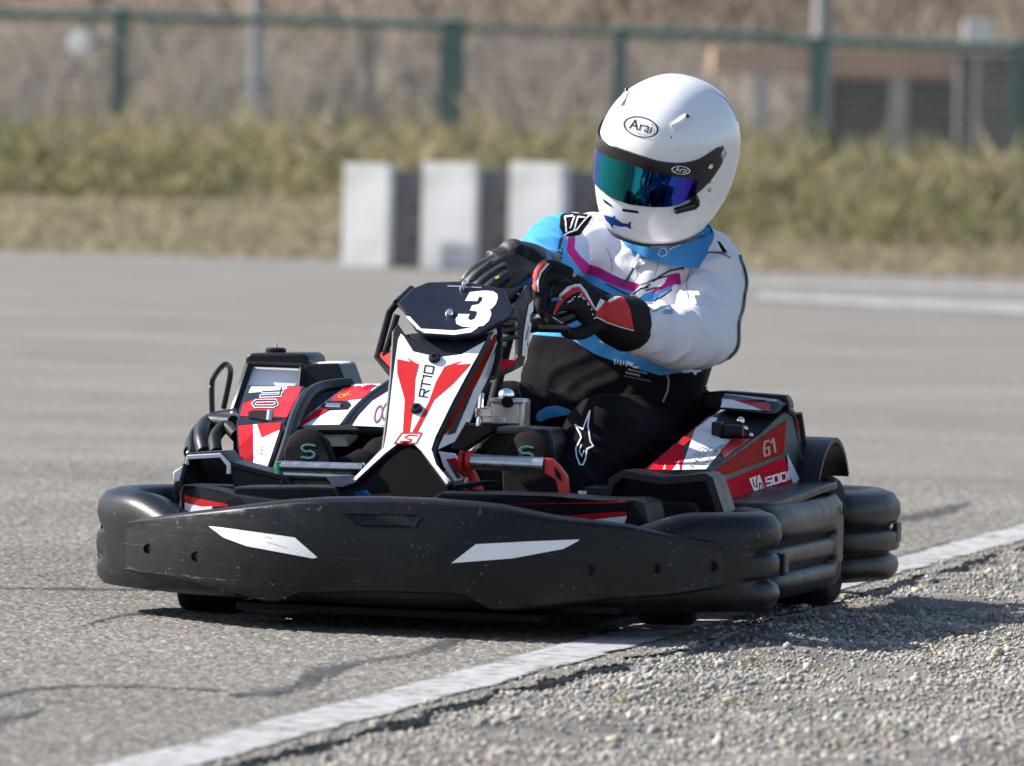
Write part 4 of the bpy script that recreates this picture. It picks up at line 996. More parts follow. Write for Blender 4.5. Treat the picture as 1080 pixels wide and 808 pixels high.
# black gasket along the lower rim
mb = MB(); rr = []
for j in range(NT):
    th = 2*math.pi*j/NT; c = HS(th, .002, .0); e = (HS(th, .002, .01)-c).normalized()
    rr.append([c+(e*math.cos(a)+u2*math.sin(a))*.0055 for a in [2*math.pi*k/8 for k in range(8)]])
rr.append(rr[0]); mb.loft(rr, cap=False); mb.build('rim_gasket', 'visor_black', shell)
sb = BVHTree.FromPolygons([v.co for v in shell.data.vertices], [tuple(p.vertices) for p in shell.data.polygons])
def on_shell(px, py):
    for k in range(25):
        h = sb.ray_cast(CL, lray(px, py).normalized())[0]
        if h: return HI(h)
        px += (706-px)*.03; py += (166-py)*.03
    return None
up_px = [(668, 161), (680, 165), (695, 169.5), (710, 171.5), (724, 171), (737, 167.5), (748, 161), (756, 155.5), (762, 154)]
st_px = [(668, 173), (680, 178), (695, 182), (715, 185.5), (735, 187.5)]
lo_px = [(664, 214.5), (678, 216.5), (692, 217.5), (706, 217), (718, 213.5), (730, 206.5), (742, 196), (752, 184), (760, 171), (764, 160)]
def curve(pts):
    c = sorted(q for q in (on_shell(*p) for p in pts) if q); return [q[0] for q in c], [q[1] for q in c]
CU, CS, CLo = curve(up_px), curve(st_px), curve(lo_px)
THM = max(CU[0][-1], CLo[0][-1])-.01
def iv(c, th): return float(np.interp(abs(th), c[0], c[1]))
ns = 120; LENS = CS[0][-1]
mb = MB(); R0 = []; tha = []
for i in range(ns+1):
    th = -THM+2*THM*i/ns; a, c_ = iv(CLo, th), iv(CU, th); s_ = iv(CS, th)
    if c_ < a: a = c_ = (a+c_)/2
    s_ = min(max(s_, a), c_)
    edge = min(1, (THM-abs(th))/.06); of = .002+.0035*math.sqrt(max(edge, 0))
    row = [HS(th, a, -.001)]+[HS(th, a+(s_-a)*k/8, of) for k in range(9)]+[HS(th, s_+(c_-s_)*k/4, of) for k in range(1, 5)]+[HS(th, c_, -.001)]
    R0.append(row)
vs = [p for r in R0 for p in r]; nr = len(R0[0]); fs = []; ms = []
for i in range(ns):
    for j in range(nr-1):
        th = -THM+2*THM*(i+.5)/ns
        mb.add([], []); mb.f.append((i*nr+j, i*nr+j+1, (i+1)*nr+j+1, (i+1)*nr+j)); mb.m.append(0 if (abs(th) < LENS and j < 9) else 1)
mb.v = [tuple(p) for p in vs]
m = mat('visor_mirror', (.02, .2, .4), .06, metal=1.)
nt = m.node_tree; b = nt.nodes['Principled BSDF']; L = nt.links.new
a = nn(nt, 'ShaderNodeAttribute', attribute_name='around'); cr = nn(nt, 'ShaderNodeValToRGB')
stops = [(0., (.10, .03, .45)), (.10, (.16, .06, .62)), (.20, (.02, .20, .60)), (.30, (.01, .26, .32)), (.44, (.015, .20, .20)), (.52, (.01, .06, .10)), (.57, (.02, .36, .50)), (.68, (.03, .22, .66)), (.80, (.025, .10, .60)), (.92, (.05, .03, .46)), (1., (.05, .01, .16))]
el = cr.color_ramp.elements
for k, (q, c) in enumerate(stops):
    e = el[k] if k < 2 else el.new(q)
    e.position = q; e.color = (*c, 1)
nz = nn(nt, 'ShaderNodeTexNoise', noise_dimensions='1D'); nz.inputs['Scale'].default_value = 1; nz.inputs['Detail'].default_value = 3
mu = nn(nt, 'ShaderNodeMath', operation='MULTIPLY'); mu.inputs[1].default_value = 14; L(a.outputs['Fac'], mu.inputs[0]); L(mu.outputs[0], nz.inputs['W'])
ma = nn(nt, 'ShaderNodeMath', operation='MULTIPLY_ADD'); ma.inputs[1].default_value = .14; L(nz.outputs['Fac'], ma.inputs[0])
sbt = nn(nt, 'ShaderNodeMath', operation='SUBTRACT'); sbt.inputs[1].default_value = .07; L(a.outputs['Fac'], sbt.inputs[0]); L(sbt.outputs[0], ma.inputs[2]); L(ma.outputs[0], cr.inputs['Fac']); L(cr.outputs['Color'], b.inputs['Base Color'])
vis = mb.build('visor', ['visor_mirror', 'visor_black'], shell, angle=50)
at = vis.data.attributes.new('around', 'FLOAT', 'POINT')
at.data.foreach_set('value', [min(1, max(0, (HI(v.co)[0]+1.0)/(1.0+LENS))) for v in vis.data.vertices])
pv = Print(vis, .001)
pv.ellipse((718, 179.5), 10, 4.4, 6, 'decal_white', .86); pv.text('Arai', (711.5, 181), (12.5, 1.4), (1, -14), 'decal_white', shear=.2, L=3); pv.done()
ps = Print(shell, .0009)
ps.ellipse((676, 134), 19, 10.8, 14, 'visor_black', .90); ps.text('Arai', (663, 135.2), (24, 5.6), (2.5, -26), 'visor_black', shear=.15, L=3)
ps.text('HELMET', (671, 141), (13, 3), (.8, -10), 'decal_grey', L=3)
ps.poly([(637, 226.5), (641, 227.5), (646, 229), (649, 227), (649, 230), (656, 235), (662, 236), (666, 233), (665, 237), (666, 242), (661, 239), (654, 239), (647, 237), (646, 241), (643, 236), (639, 232)], 'shark_blue', 2)
ps.poly([(635, 209), (640, 212), (646, 217), (645, 218), (638, 214)], 'visor_black', 2); ps.poly([(656, 220), (673, 222.5), (674, 225), (657, 223)], 'visor_black', 2)
ps.ellipse((764, 163), 1, 1, 0, 'visor_black'); ps.ellipse((748, 200.5), 1.8, 2.2, 0, 'decal_grey', .5); ps.ellipse((708, 145), .9, .9, 0, 'visor_black'); ps.ellipse((651, 113), .9, .9, 0, 'visor_black')
ps.line([(753, 97), (765, 104), (774, 118), (778, 128)], .9, 'decal_pale', sm=4, L=3)
ps.done()
def hp_at(px, py, off=0.):
    th, z = on_shell(px, py); return HS(th, z, off), (HS(th, z, .02)-HS(th, z, 0)).normalized()
for x, y, r_, m_ in ((761, 162, .0105, 'steel'), (748, 174.5, .0055, 'chrome'), (748, 192, .005, 'chrome')):
    c, n_ = hp_at(x, y, .004); mb = MB(); mb.lathe([(r_, -.004), (r_, .002), (r_*.8, .0035), (.0001, .0035)], c, n_, 18); mb.build('visor_screw', m_, shell)
# visor tab
c1, n1_ = hp_at(732, 214, .006); c2, _ = hp_at(722, 218, .007); c3, _ = hp_at(711, 221.5, .006); c0, _ = hp_at(729, 204, .006)
mb = MB(); mb.tube([c0, c1, c2, c3], [.009, .010, .008, .007], 10, sm=4); mb.build('visor_tab', 'visor_black', shell)
# forehead air ducts (raised scoops)
for (x0, y0, x1, y1, wpx) in ((724, 121, 711, 137, 5.5), (664, 96, 654, 112, 4)):
    a0, n_ = hp_at(x0, y0, 0); a1, _ = hp_at(x1, y1, 0); mid = (a0+a1)/2; ax = (a0-a1).normalized(); sx_ = ax.cross(n_).normalized(); ln = (a0-a1).length
    rings = []
    for k in range(7):
        t = k/6; hgt = .0105*math.sin(math.pi*min(1, .05+t*.7)); hw = .0105*(1-t)**.7+.0028
        c = a1+(a0-a1)*t-n_*.003
        rings.append([c+sx_*math.cos(q)*hw+n_*max(0, math.sin(q))*(hgt+.003)+n_*min(0, math.sin(q))*.002 for q in [2*math.pi*j/14 for j in range(14)]])
    mb = MB(); mb.loft(rings); d_ = mb.build('air_duct', 'helmet_white', shell, angle=60)
    mb = MB(); mb.lathe([(.0045, -.0015), (.0045, .0035), (.0001, .0035)], a0-ax*.001+n_*.006, ax*.55+n_*.2, 12); mb.build('duct_mouth', 'visor_black', d_)
# rear spoiler fairing of the shell
mb = MB(); rings = []
for k in range(17):
    t = -1+k/8; th0 = math.pi+t*.75; q_ = (1-t*t)**1.3; rings.append([HS(th0, .15, -.004), HS(th0, .17, .004*q_-.001), HS(th0, .20, .011*q_-.001), HS(th0, .218, .012*q_-.001), HS(th0, .235, .007*q_-.001), HS(th0, .255, .002*q_-.002), HS(th0, .27, -.005)])
mb.loft(rings, cap=True, closed=True); mb.build('rear_duct', 'helmet_white', shell, angle=70)
# balaclava seen between helmet and collar
mb = MB(); limb(mb, [K(699, 250, .94), K(702, 230, .91), K(706, 200, .86)], [.070, .074, .080]); mb.build('balaclava', 'neck_black', driver, angle=80)
nax = (K(708, 215, .905)-K(701, 264, .945)).normalized(); nc_ = K(706, 249, .935); nx_ = nax.cross(Y3).normalized(); ny_ = nx_.cross(nax)
mb = MB(); rings = []
for h_, r_ in ((-.026, .101), (-.012, .099), (.012, .093), (.030, .090), (.036, .0885), (.037, .086), (.030, .084), (.0, .084)):
    rings.append([nc_+nax*(h_+.012*math.cos(q+.6))+(nx_*math.cos(q)*1.02+ny_*math.sin(q)*.98)*(r_+.0018*math.sin(q*7)+.0012*math.sin(q*13)) for q in [2*math.pi*j/64 for j in range(64)]])
mb.loft(rings, cap=False); col_ = mb.build('collar', 'suit_print', driver, angle=70)
pc = Print(col_, .001)
pc.line([(694, 268), (697, 262.5), (701, 261.5), (704, 265.5), (702, 269.5), (697, 270.5), (694, 268)], .9, 'decal_pale', L=2); pc.line([(706, 263.5), (712, 260), (716, 259), (719, 257)], .9, 'decal_pale', L=2); pc.line([(728, 252), (742, 245)], 1., 'decal_pale', L=2); pc.done()

# ---- gloves
def fwd(pts, d): return [(x, y, v+d) for x, y, v in pts]
def glove(wrist, palm, fingers, thumb, cuff, cuff_r, wdir):
    mb = MB()
    n_ = len(palm)
    W_ = Vector(wdir).normalized(); rings = []
    for i, (p, hw, tk) in enumerate(palm):
        c = K(*p); nx = K(*palm[min(i+1, n_-1)][0])-K(*palm[max(i-1, 0)][0]); d = nx.normalized(); w_ = (W_-d*W_.dot(d)).normalized(); t_ = d.cross(w_)
        rings.append(ring(c, w_, t_, hw, tk, 16))
    mb.loft(rings)
    for f in fingers: limb(mb, KS(f), [.0125, .0125, .0115, .0098], 10, 4)
    limb(mb, KS(thumb), [.017, .0155, .0135, .0115], 10, 4)
    limb(mb, KS(cuff), cuff_r, 18, 4)
    return remesh(mb, .0032, 3)
KD = K(604, 321, .45)-K(592, 286, .45)
DVL = -.07
meL = glove(None, [((x, y, v+DVL), hw, tk) for (x, y, v), hw, tk in [((652, 338, .555), .040, .036), ((636, 331, .52), .038, .030), ((618, 320, .49), .048, .026), ((602, 306, .456), .046, .019)]],
   [fwd(f, DVL) for f in ([(600, 287, .465), (578, 279, .435), (568, 289, .405), (570, 303, .40), (580, 309, .43)], [(603, 298, .46), (579, 293, .42), (567, 303, .392), (570, 318, .39), (581, 322, .42)],
    [(606, 310, .455), (582, 308, .41), (570, 318, .385), (574, 331, .385), (585, 335, .41)], [(609, 322, .45), (588, 323, .405), (579, 332, .385), (584, 342, .385), (594, 345, .41)])],
   fwd([(630, 341, .49), (616, 350, .46), (605, 352, .435), (596, 350, .42)], DVL), fwd([(662, 341.5, .60), (650, 338, .565), (634, 331, .52)], DVL), [.060, .054, .042], KD)
gl = link('glove', meL, 'glove_black', driver, 180)
gl['label'] = 'black glove with red and white trim and a red cuff'
pg = Print(gl, .0014)
pg.poly([(575, 276), (567, 281), (561, 290), (560, 299), (563, 306), (566, 308), (565, 297), (568, 287), (577, 278)], 'glove_red', 2)
pg.poly([(577, 277.5), (569, 287), (566, 297), (566.5, 308), (568.5, 308), (568, 298), (571, 288), (579, 278.5)], 'glove_white', 2)
pg.line([(581, 280), (574, 289), (570, 303)], .9, 'glove_grey', sm=4, L=2)
pg.line([(581, 323), (580, 313), (583, 303), (590, 297), (597, 295), (602, 298)], 1., 'glove_grey', sm=4, L=2)
pg.poly([(583, 331), (587, 320), (595, 310), (604, 303), (611, 302), (617, 309), (623, 319), (627, 327), (624, 325), (617, 315), (611, 308), (604, 310), (597, 315), (590, 323), (584, 333)], 'glove_red', 2)
pg.poly([(586, 318), (590, 310), (598, 303), (606, 299.5), (612, 300), (618, 307), (627, 324), (628, 328), (624, 322), (616, 309.5), (611, 303), (604, 304), (596, 309)], 'glove_white', 2)
pg.poly([(628, 328), (637, 319), (648, 315), (657, 313), (664, 325), (668, 347), (655, 344), (640, 339), (628, 334)], 'glove_red', 2)
pg.line([(628, 334.5), (640, 340), (655, 345), (668, 348.5)], 1.2, 'glove_white', L=2)
pg.poly([(633, 315), (638, 318), (630, 328), (627, 327)], 'glove_white', 2); pg.poly([(643, 320), (655, 313), (648, 313), (641, 317)], 'glove_white', 2)
rnd = random.Random(3)
for i in range(16):
    q = i/15; x = 600+26*q+rnd.uniform(-1.5, 1.5); y = 318-7*math.sin(q*2.6)+22*max(0, q-.5)**1.2*2+rnd.uniform(-1, 2.5); pg.ellipse((x, y), .9, .9, 0, 'glove_white', n=8, L=3)
pg.line([(583, 335), (592, 341), (604, 336)], .8, 'glove_white', L=2); pg.line([(559, 304), (563, 318), (572, 328), (585, 337)], .9, 'glove_grey', sm=3, L=2)
pg.done()
KD2 = K(536, 292, .41)-K(530, 268, .47)
meR = glove(None, [((560, 283, .56), .040, .034), ((548, 278, .52), .040, .03), ((536, 277, .48), .042, .024), ((524, 279, .45), .040, .018)],
   [[(530, 270, .47), (512, 278, .44), (497, 288, .41), (490, 298, .40), (494, 306, .42)], [(530, 275, .455), (512, 285, .42), (499, 296, .39), (494, 306, .385), (500, 312, .40)],
    [(532, 283, .44), (515, 293, .405), (503, 304, .375), (500, 313, .375)], [(535, 290, .43), (520, 300, .395), (509, 311, .365), (507, 320, .37)]],
   [(548, 290, .48), (537, 299, .45), (527, 303, .425), (520, 304, .41)], [(572, 288, .60), (558, 279, .555), (545, 273, .52), (540, 268, .50)], [.05, .046, .04, .034], KD2)
gr_ = link('glove', meR, 'glove_grey', driver, 180)
pg = Print(gr_, .0014)
pg.poly([(540, 263), (552, 258), (565, 264), (578, 277), (575, 281), (560, 275), (546, 268)], 'glove_black', 2); pg.line([(518, 275), (508, 284), (494, 296)], .8, 'glove_black', L=2)
pg.poly([(522, 293), (526, 291), (527, 293), (523, 295)], 'decal_yellow', 2); pg.line([(522, 285), (528, 282), (534, 283)], 1.2, 'glove_black', L=2, sm=3)
pg.done()

# ---- shoes with the soles towards the front
def shoe(out, v0, dv, logo):
    A = [K(x, y, v0+(520-y)*lean_) for x, y in out]; c = sum(A, Vector())/len(A)
    mb = MB(); back = lambda k, s: [c+(p-c)*s+Vector((0, dv*k, .0)) for p in A]
    mb.loft([back(0, .93), back(.06, 1.), back(.2, 1.), back(.24, .95), back(.6, .9), back(1, .6)])
    o = mb.build('shoe', 'sole', driver, angle=50); p_ = Print(o, .0015)
    x, y = logo
    p_.line([(x+7, y-6), (x-2, y-7), (x-7, y-3.5), (x-3, y), (x+3, y), (x+7, y+3.5), (x+2, y+7), (x-7, y+6)], 2.1, 'decal_teal', sm=4, L=2); p_.done()
lean_ = .0006
shoe([(529, 505), (529, 482), (534, 467), (543, 458), (555, 455), (567, 457), (577, 466), (583, 482), (585, 505), (583, 535), (574, 562), (556, 567), (540, 560), (532, 535)], .03, .10, (555, 478))
shoe([(298, 505), (299, 476), (304, 461), (313, 453.5), (322, 452), (332, 454), (341, 464), (348, 482), (352, 505), (350, 530), (335, 545), (310, 540)], .03, .10, (325, 476))
# ================================================================== THE PLACE
def node_mat(name):
    m = bpy.data.materials.new(name); m.use_nodes = True; MATS[name] = m
    nt = m.node_tree; return m, nt, nt.nodes['Principled BSDF'], nt.links.new
def ramp(nt, stops):
    cr = nn(nt, 'ShaderNodeValToRGB'); el = cr.color_ramp.elements
    for k, (q, c) in enumerate(stops):
        e = el[k] if k < 2 else el.new(q)
        e.position = q; e.color = (*c, 1)
    return cr
# asphalt: grey binder with pale and dark stone grains, broad wear patches
m, nt, b, L = node_mat('asphalt'); tc = nn(nt, 'ShaderNodeTexCoord')
vo = nn(nt, 'ShaderNodeTexVoronoi'); vo.inputs['Scale'].default_value = 135; L(tc.outputs['Object'], vo.inputs['Vector'])
sp = nn(nt, 'ShaderNodeSeparateColor'); L(vo.outputs['Color'], sp.inputs['Color'])
c1 = ramp(nt, [(0, (.072, .067, .061)), (.35, (.135, .125, .112)), (.75, (.183, .169, .150)), (.93, (.255, .234, .205)), (1, (.345, .318, .278))]); L(sp.outputs['Red'], c1.inputs['Fac'])
n1 = nn(nt, 'ShaderNodeTexNoise'); n1.inputs['Scale'].default_value = .9; n1.inputs['Detail'].default_value = 7; L(tc.outputs['Object'], n1.inputs['Vector'])
mp = nn(nt, 'ShaderNodeMapRange'); mp.inputs['From Min'].default_value = .3; mp.inputs['From Max'].default_value = .7; mp.inputs['To Min'].default_value = .86; mp.inputs['To Max'].default_value = 1.12; L(n1.outputs['Fac'], mp.inputs['Value'])
mx = nn(nt, 'ShaderNodeMix', data_type='RGBA', blend_type='MULTIPLY'); mx.inputs['Factor'].default_value = 1; L(c1.outputs['Color'], mx.inputs['A']); L(mp.outputs['Result'], mx.inputs['B'])
# tyre-dark bands: stretched noise along the driving line
mpg = nn(nt, 'ShaderNodeMapping'); mpg.inputs['Rotation'].default_value = (0, 0, math.radians(-14)); mpg.inputs['Scale'].default_value = (.35, .9, 1); L(tc.outputs['Object'], mpg.inputs['Vector'])
n3 = nn(nt, 'ShaderNodeTexNoise'); n3.inputs['Scale'].default_value = 1.0; n3.inputs['Detail'].default_value = 5; L(mpg.outputs['Vector'], n3.inputs['Vector'])
m3 = nn(nt, 'ShaderNodeMapRange'); m3.inputs['From Min'].default_value = .35; m3.inputs['From Max'].default_value = .65; m3.inputs['To Min'].default_value = .9; m3.inputs['To Max'].default_value = 1.07; L(n3.outputs['Fac'], m3.inputs['Value'])
mx2 = nn(nt, 'ShaderNodeMix', data_type='RGBA', blend_type='MULTIPLY'); mx2.inputs['Factor'].default_value = 1; L(mx.outputs['Result'], mx2.inputs['A']); L(m3.outputs['Result'], mx2.inputs['B'])
L(mx2.outputs['Result'], b.inputs['Base Color']); b.inputs['Roughness'].default_value = .85; b.inputs['Specular IOR Level'].default_value = .3
bu = nn(nt, 'ShaderNodeBump'); bu.inputs['Strength'].default_value = .5; bu.inputs['Distance'].default_value = .003; L(sp.outputs['Green'], bu.inputs['Height']); L(bu.outputs['Normal'], b.inputs['Normal'])

def simple_noise_mat(name, stops, scale, detail=8, rough=.95, bump=.5, bs=None, attr=None, stretch=None):
    m, nt, b, L = node_mat(name); tc = nn(nt, 'ShaderNodeTexCoord')
    n1 = nn(nt, 'ShaderNodeTexNoise'); n1.inputs['Scale'].default_value = scale; n1.inputs['Detail'].default_value = detail
    if stretch:
        mg = nn(nt, 'ShaderNodeMapping'); mg.inputs['Scale'].default_value = stretch; L(tc.outputs['Object'], mg.inputs['Vector']); L(mg.outputs['Vector'], n1.inputs['Vector'])
    else: L(tc.outputs['Object'], n1.inputs['Vector'])
    cr = ramp(nt, stops)
    if attr:
        a = nn(nt, 'ShaderNodeAttribute', attribute_name=attr)
        ad = nn(nt, 'ShaderNodeMath', operation='MULTIPLY_ADD'); ad.inputs[1].default_value = .5; L(a.outputs['Fac'], ad.inputs[0])
        ml = nn(nt, 'ShaderNodeMath', operation='MULTIPLY'); ml.inputs[1].default_value = .5; L(n1.outputs['Fac'], ml.inputs[0]); L(ml.outputs[0], ad.inputs[2]); L(ad.outputs[0], cr.inputs['Fac'])
    else: L(n1.outputs['Fac'], cr.inputs['Fac'])
    L(cr.outputs['Color'], b.inputs['Base Color']); b.inputs['Roughness'].default_value = rough; b.inputs['Specular IOR Level'].default_value = .25
    if bump:
        n2 = nn(nt, 'ShaderNodeTexNoise'); n2.inputs['Scale'].default_value = bs or scale*6; n2.inputs['Detail'].default_value = 5; L(tc.outputs['Object'], n2.inputs['Vector'])
        bu = nn(nt, 'ShaderNodeBump'); bu.inputs['Strength'].default_value = bump; bu.inputs['Distance'].default_value = .01; L(n2.outputs['Fac'], bu.inputs['Height']); L(bu.outputs['Normal'], b.inputs['Normal'])
    return m
simple_noise_mat('gravel_dirt', [(.3, (.085, .08, .074)), (.55, (.155, .145, .132)), (.75, (.215, .20, .182))], 9, bs=160)
simple_noise_mat('stone', [(.10, (.11, .106, .10)), (.33, (.255, .243, .225)), (.58, (.37, .352, .325)), (.66, (.43, .335, .235)), (.74, (.46, .44, .41)), (.88, (.74, .71, .67))], 60, attr='tone', rough=.85, bump=.3, bs=400)
simple_noise_mat('dry_earth', [(.3, (.16, .135, .082)), (.5, (.215, .185, .11)), (.7, (.27, .235, .15))], .6, bs=5)
simple_noise_mat('scrub_earth', [(.3, (.215, .175, .135)), (.5, (.245, .20, .16)), (.7, (.28, .23, .185))], .4, bump=0)
simple_noise_mat('dry_grass', [(.15, (.15, .13, .075)), (.45, (.26, .22, .14)), (.7, (.33, .285, .195)), (.9, (.40, .35, .26))], .5, attr='tone', rough=.8, bump=0)
simple_noise_mat('green_grass', [(.15, (.095, .105, .045)), (.38, (.17, .165, .08)), (.58, (.25, .222, .125)), (.8, (.34, .295, .195))], .30, attr='tone', rough=.75, bump=0)
simple_noise_mat('brush', [(.15, (.18, .145, .11)), (.45, (.25, .205, .16)), (.7, (.30, .25, .20)), (.9, (.36, .305, .25))], .2, attr='tone', rough=.9, bump=0)
for gm in ('dry_grass', 'green_grass', 'brush'):
    nt = MATS[gm].node_tree; pb = nt.nodes['Principled BSDF']; ou = [n for n in nt.nodes if n.type == 'OUTPUT_MATERIAL'][0]
    tl = nn(nt, 'ShaderNodeBsdfTranslucent'); ms_ = nn(nt, 'ShaderNodeMixShader'); ms_.inputs['Fac'].default_value = .42
    nt.links.new(pb.inputs['Base Color'].links[0].from_socket, tl.inputs['Color']); nt.links.new(pb.outputs[0], ms_.inputs[1]); nt.links.new(tl.outputs[0], ms_.inputs[2]); nt.links.new(ms_.outputs[0], ou.inputs['Surface'])
simple_noise_mat('line_paint', [(.30, (.15, .142, .132)), (.42, (.26, .256, .255)), (.54, (.345, .345, .352)), (.75, (.39, .39, .40))], 24, bs=300, bump=.4)
simple_noise_mat('old_paint', [(.35, (.16, .155, .15)), (.5, (.24, .235, .23)), (.7, (.36, .36, .36))], 5, bs=300, bump=.2)
simple_noise_mat('tar', [(.3, (.04, .042, .05)), (.6, (.07, .071, .08))], 14, bs=200)  # also colours the thin shadow painted right of the kart
nt = MATS['tar'].node_tree; L = nt.links.new; pb = nt.nodes['Principled BSDF']; outn = [n for n in nt.nodes if n.type == 'OUTPUT_MATERIAL'][0]
tr = nn(nt, 'ShaderNodeBsdfTransparent'); ms_ = nn(nt, 'ShaderNodeMixShader'); tc = nn(nt, 'ShaderNodeTexCoord'); nz = nn(nt, 'ShaderNodeTexNoise'); nz.inputs['Scale'].default_value = 38; nz.inputs['Detail'].default_value = 6
mr = nn(nt, 'ShaderNodeMapRange'); mr.inputs['From Min'].default_value = .36; mr.inputs['From Max'].default_value = .5; L(tc.outputs['Object'], nz.inputs['Vector']); L(nz.outputs['Fac'], mr.inputs['Value'])
at_ = nn(nt, 'ShaderNodeAttribute', attribute_name='wear'); mm = nn(nt, 'ShaderNodeMath', operation='MULTIPLY'); L(mr.outputs['Result'], mm.inputs[0]); L(at_.outputs['Fac'], mm.inputs[1]); L(mm.outputs[0], ms_.inputs['Fac']); L(tr.outputs[0], ms_.inputs[1]); L(pb.outputs[0], ms_.inputs[2]); L(ms_.outputs[0], outn.inputs['Surface'])
simple_noise_mat('white_block', [(.28, (.40, .385, .36)), (.42, (.62, .61, .60)), (.6, (.74, .735, .73)), (.8, (.78, .775, .77))], 2.2, bs=60, bump=.3)
simple_noise_mat('dark_block', [(.3, (.05, .053, .066)), (.7, (.085, .088, .104))], 3, bs=60, bump=.3)
simple_noise_mat('green_metal', [(.3, (.11, .165, .15)), (.7, (.135, .20, .18))], 3, bump=0, rough=.5)
simple_noise_mat('dull_metal', [(.3, (.20, .20, .21)), (.7, (.28, .28, .285))], 3, bump=0, rough=.5)
simple_noise_mat('wire', [(.3, (.52, .51, .50)), (.7, (.62, .61, .60))], 3, bump=0, rough=.5)
simple_noise_mat('fascia', [(.3, (.36, .22, .15)), (.7, (.43, .275, .195))], 2, bump=0)
simple_noise_mat('shed_dark', [(.3, (.06, .054, .05)), (.7, (.10, .09, .084))], 2, bump=0)
simple_noise_mat('concrete', [(.3, (.30, .28, .26)), (.7, (.40, .37, .345))], 3, bump=0)
simple_noise_mat('pale_plastic', [(.3, (.50, .50, .50)), (.7, (.62, .62, .62))], 3, bump=0)

# kerb line geometry in plan: the white line runs straight away to the right
LA, LB = Vector((-.535, 11.98)), Vector((1.356, 20.07)); LD = (LB-LA).normalized(); LN = Vector((LD.y, -LD.x))     # LN points to the gravel side
def line_pt(s, off): return LA+LD*s+LN*off
LW = .135
def edge_off(s):
    """ragged edge of the asphalt beyond the line"""
    return LW+.05+.035*noise.noise(Vector((s*1.6, 3.3, 0)))+.03*noise.noise(Vector((s*6, 9.1, 0)))+.012*noise.noise(Vector((s*22, 1, 0)))+.05*max(0, noise.noise(Vector((s*.8, 5.7, 2))))
EDGE_S = [-14+.02*i for i in range(0, 3060)]
# ---- ground: one sheet to the horizon
def grid(name, xs, ys, zf, m, kind='structure', keep=None):
    nx, ny = len(xs), len(ys); V = np.empty((ny, nx, 3), 'f'); V[..., 0] = xs[None, :]; V[..., 1] = ys[:, None]
    V[..., 2] = zf(V[..., 0], V[..., 1])
    idx = np.arange(nx*ny).reshape(ny, nx); Q = np.stack([idx[:-1, :-1], idx[:-1, 1:], idx[1:, 1:], idx[1:, :-1]], -1).reshape(-1, 4)
    if keep is not None:
        k = keep(V[..., 0], V[..., 1]); kk = (k[:-1, :-1] & k[:-1, 1:] & k[1:, 1:] & k[1:, :-1]).reshape(-1); Q = Q[kk]
        used = np.unique(Q); rem = np.full(nx*ny, -1); rem[used] = np.arange(len(used)); Q = rem[Q]; P = V.reshape(-1, 3)[used]
    else: P = V.reshape(-1, 3)
    me = bpy.data.meshes.new(name); me.vertices.add(len(P)); me.vertices.foreach_set('co', P.ravel())
    me.loops.add(Q.size); me.loops.foreach_set('vertex_index', Q.astype('i').ravel()); me.polygons.add(len(Q)); me.polygons.foreach_set('loop_start', np.arange(0, Q.size, 4, dtype='i'))
    me.update(calc_edges=True); me.validate()
    o = link(name, me, m, None, 180); tag(o, kind=kind); return o
def bank(x, y):
    """verge rising gently behind the track, then a bushy slope"""
    t = np.clip((y-60)/16, 0, 1); z = -.05+.62*t*t*(3-2*t)
    u = np.clip((y-92)/70, 0, 1); z = z+10.5*u*u*(3-2*u)
    return z+.06*np.sin(x*.31+1)*t+.25*np.sin(x*.09)*u*4
xs = np.unique(np.concatenate([np.linspace(-900, -60, 12), np.linspace(-60, 60, 81), np.linspace(60, 900, 12)])); ys = np.unique(np.concatenate([np.linspace(-300, 50, 8), np.linspace(50, 180, 90), np.linspace(180, 1500, 10)]))
o = grid('ground', xs.astype('f'), ys.astype('f'), bank, 'dry_earth'); o.data.materials.append(MATS['scrub_earth'])
for p in o.data.polygons:
    if p.center.y > 88: p.material_index = 1
tag(o, 'dry grassy earth rising behind the track', 'ground')
# ---- track surface: flat sheet bounded by the ragged edge
far = lambda x: 58.4+(x+3.9)*.09
def side(x, y):     # signed distance on gravel side (numpy)
    return (x-LA.x)*LN.x+(y-LA.y)*LN.y, (x-LA.x)*LD.x+(y-LA.y)*LD.y
es = np.array(EDGE_S); eo = np.array([edge_off(s) for s in EDGE_S])
def inside(x, y, m=0.):
    n_, s_ = side(x, y); return n_ < np.interp(s_, es, eo)-m
mb = MB(); e = [line_pt(s, edge_off(s)-.004) for s in EDGE_S if s > -13]
top = [(p.x, p.y, -.003) for p in e]
poly = top+[(top[-1][0], far(top[-1][0]), -.003), (60, far(60), -.003), (60, 58.41, -.003)]
# build as strips from the edge line to the left border, and a far sheet
n_ = len(top); vs = top+[(-60, p[1], -.003) for p in top]; fs = [(i, i+1, n_+i+1, n_+i) for i in range(n_-1)]
mb.add(vs, fs)
y1 = top[-1][1]; yl = [far(-60), far(60)]
mb.add([(-60, y1, -.003), (top[-1][0], y1, -.003), (60, y1+ (60-top[-1][0])*0, -.003), (60, far(60), -.003), (-60, max(y1+.1, far(-60)), -.003)], [(0, 1, 2, 3, 4)])
mb.add([p for p in top]+[(p[0], p[1], -.05) for p in top], [(i, i+1, n_+i+1, n_+i) for i in range(n_-1)])
road = mb.build('road', 'asphalt', None, angle=20); tag(road, 'grey worn asphalt of the kart track', 'road', kind='structure')
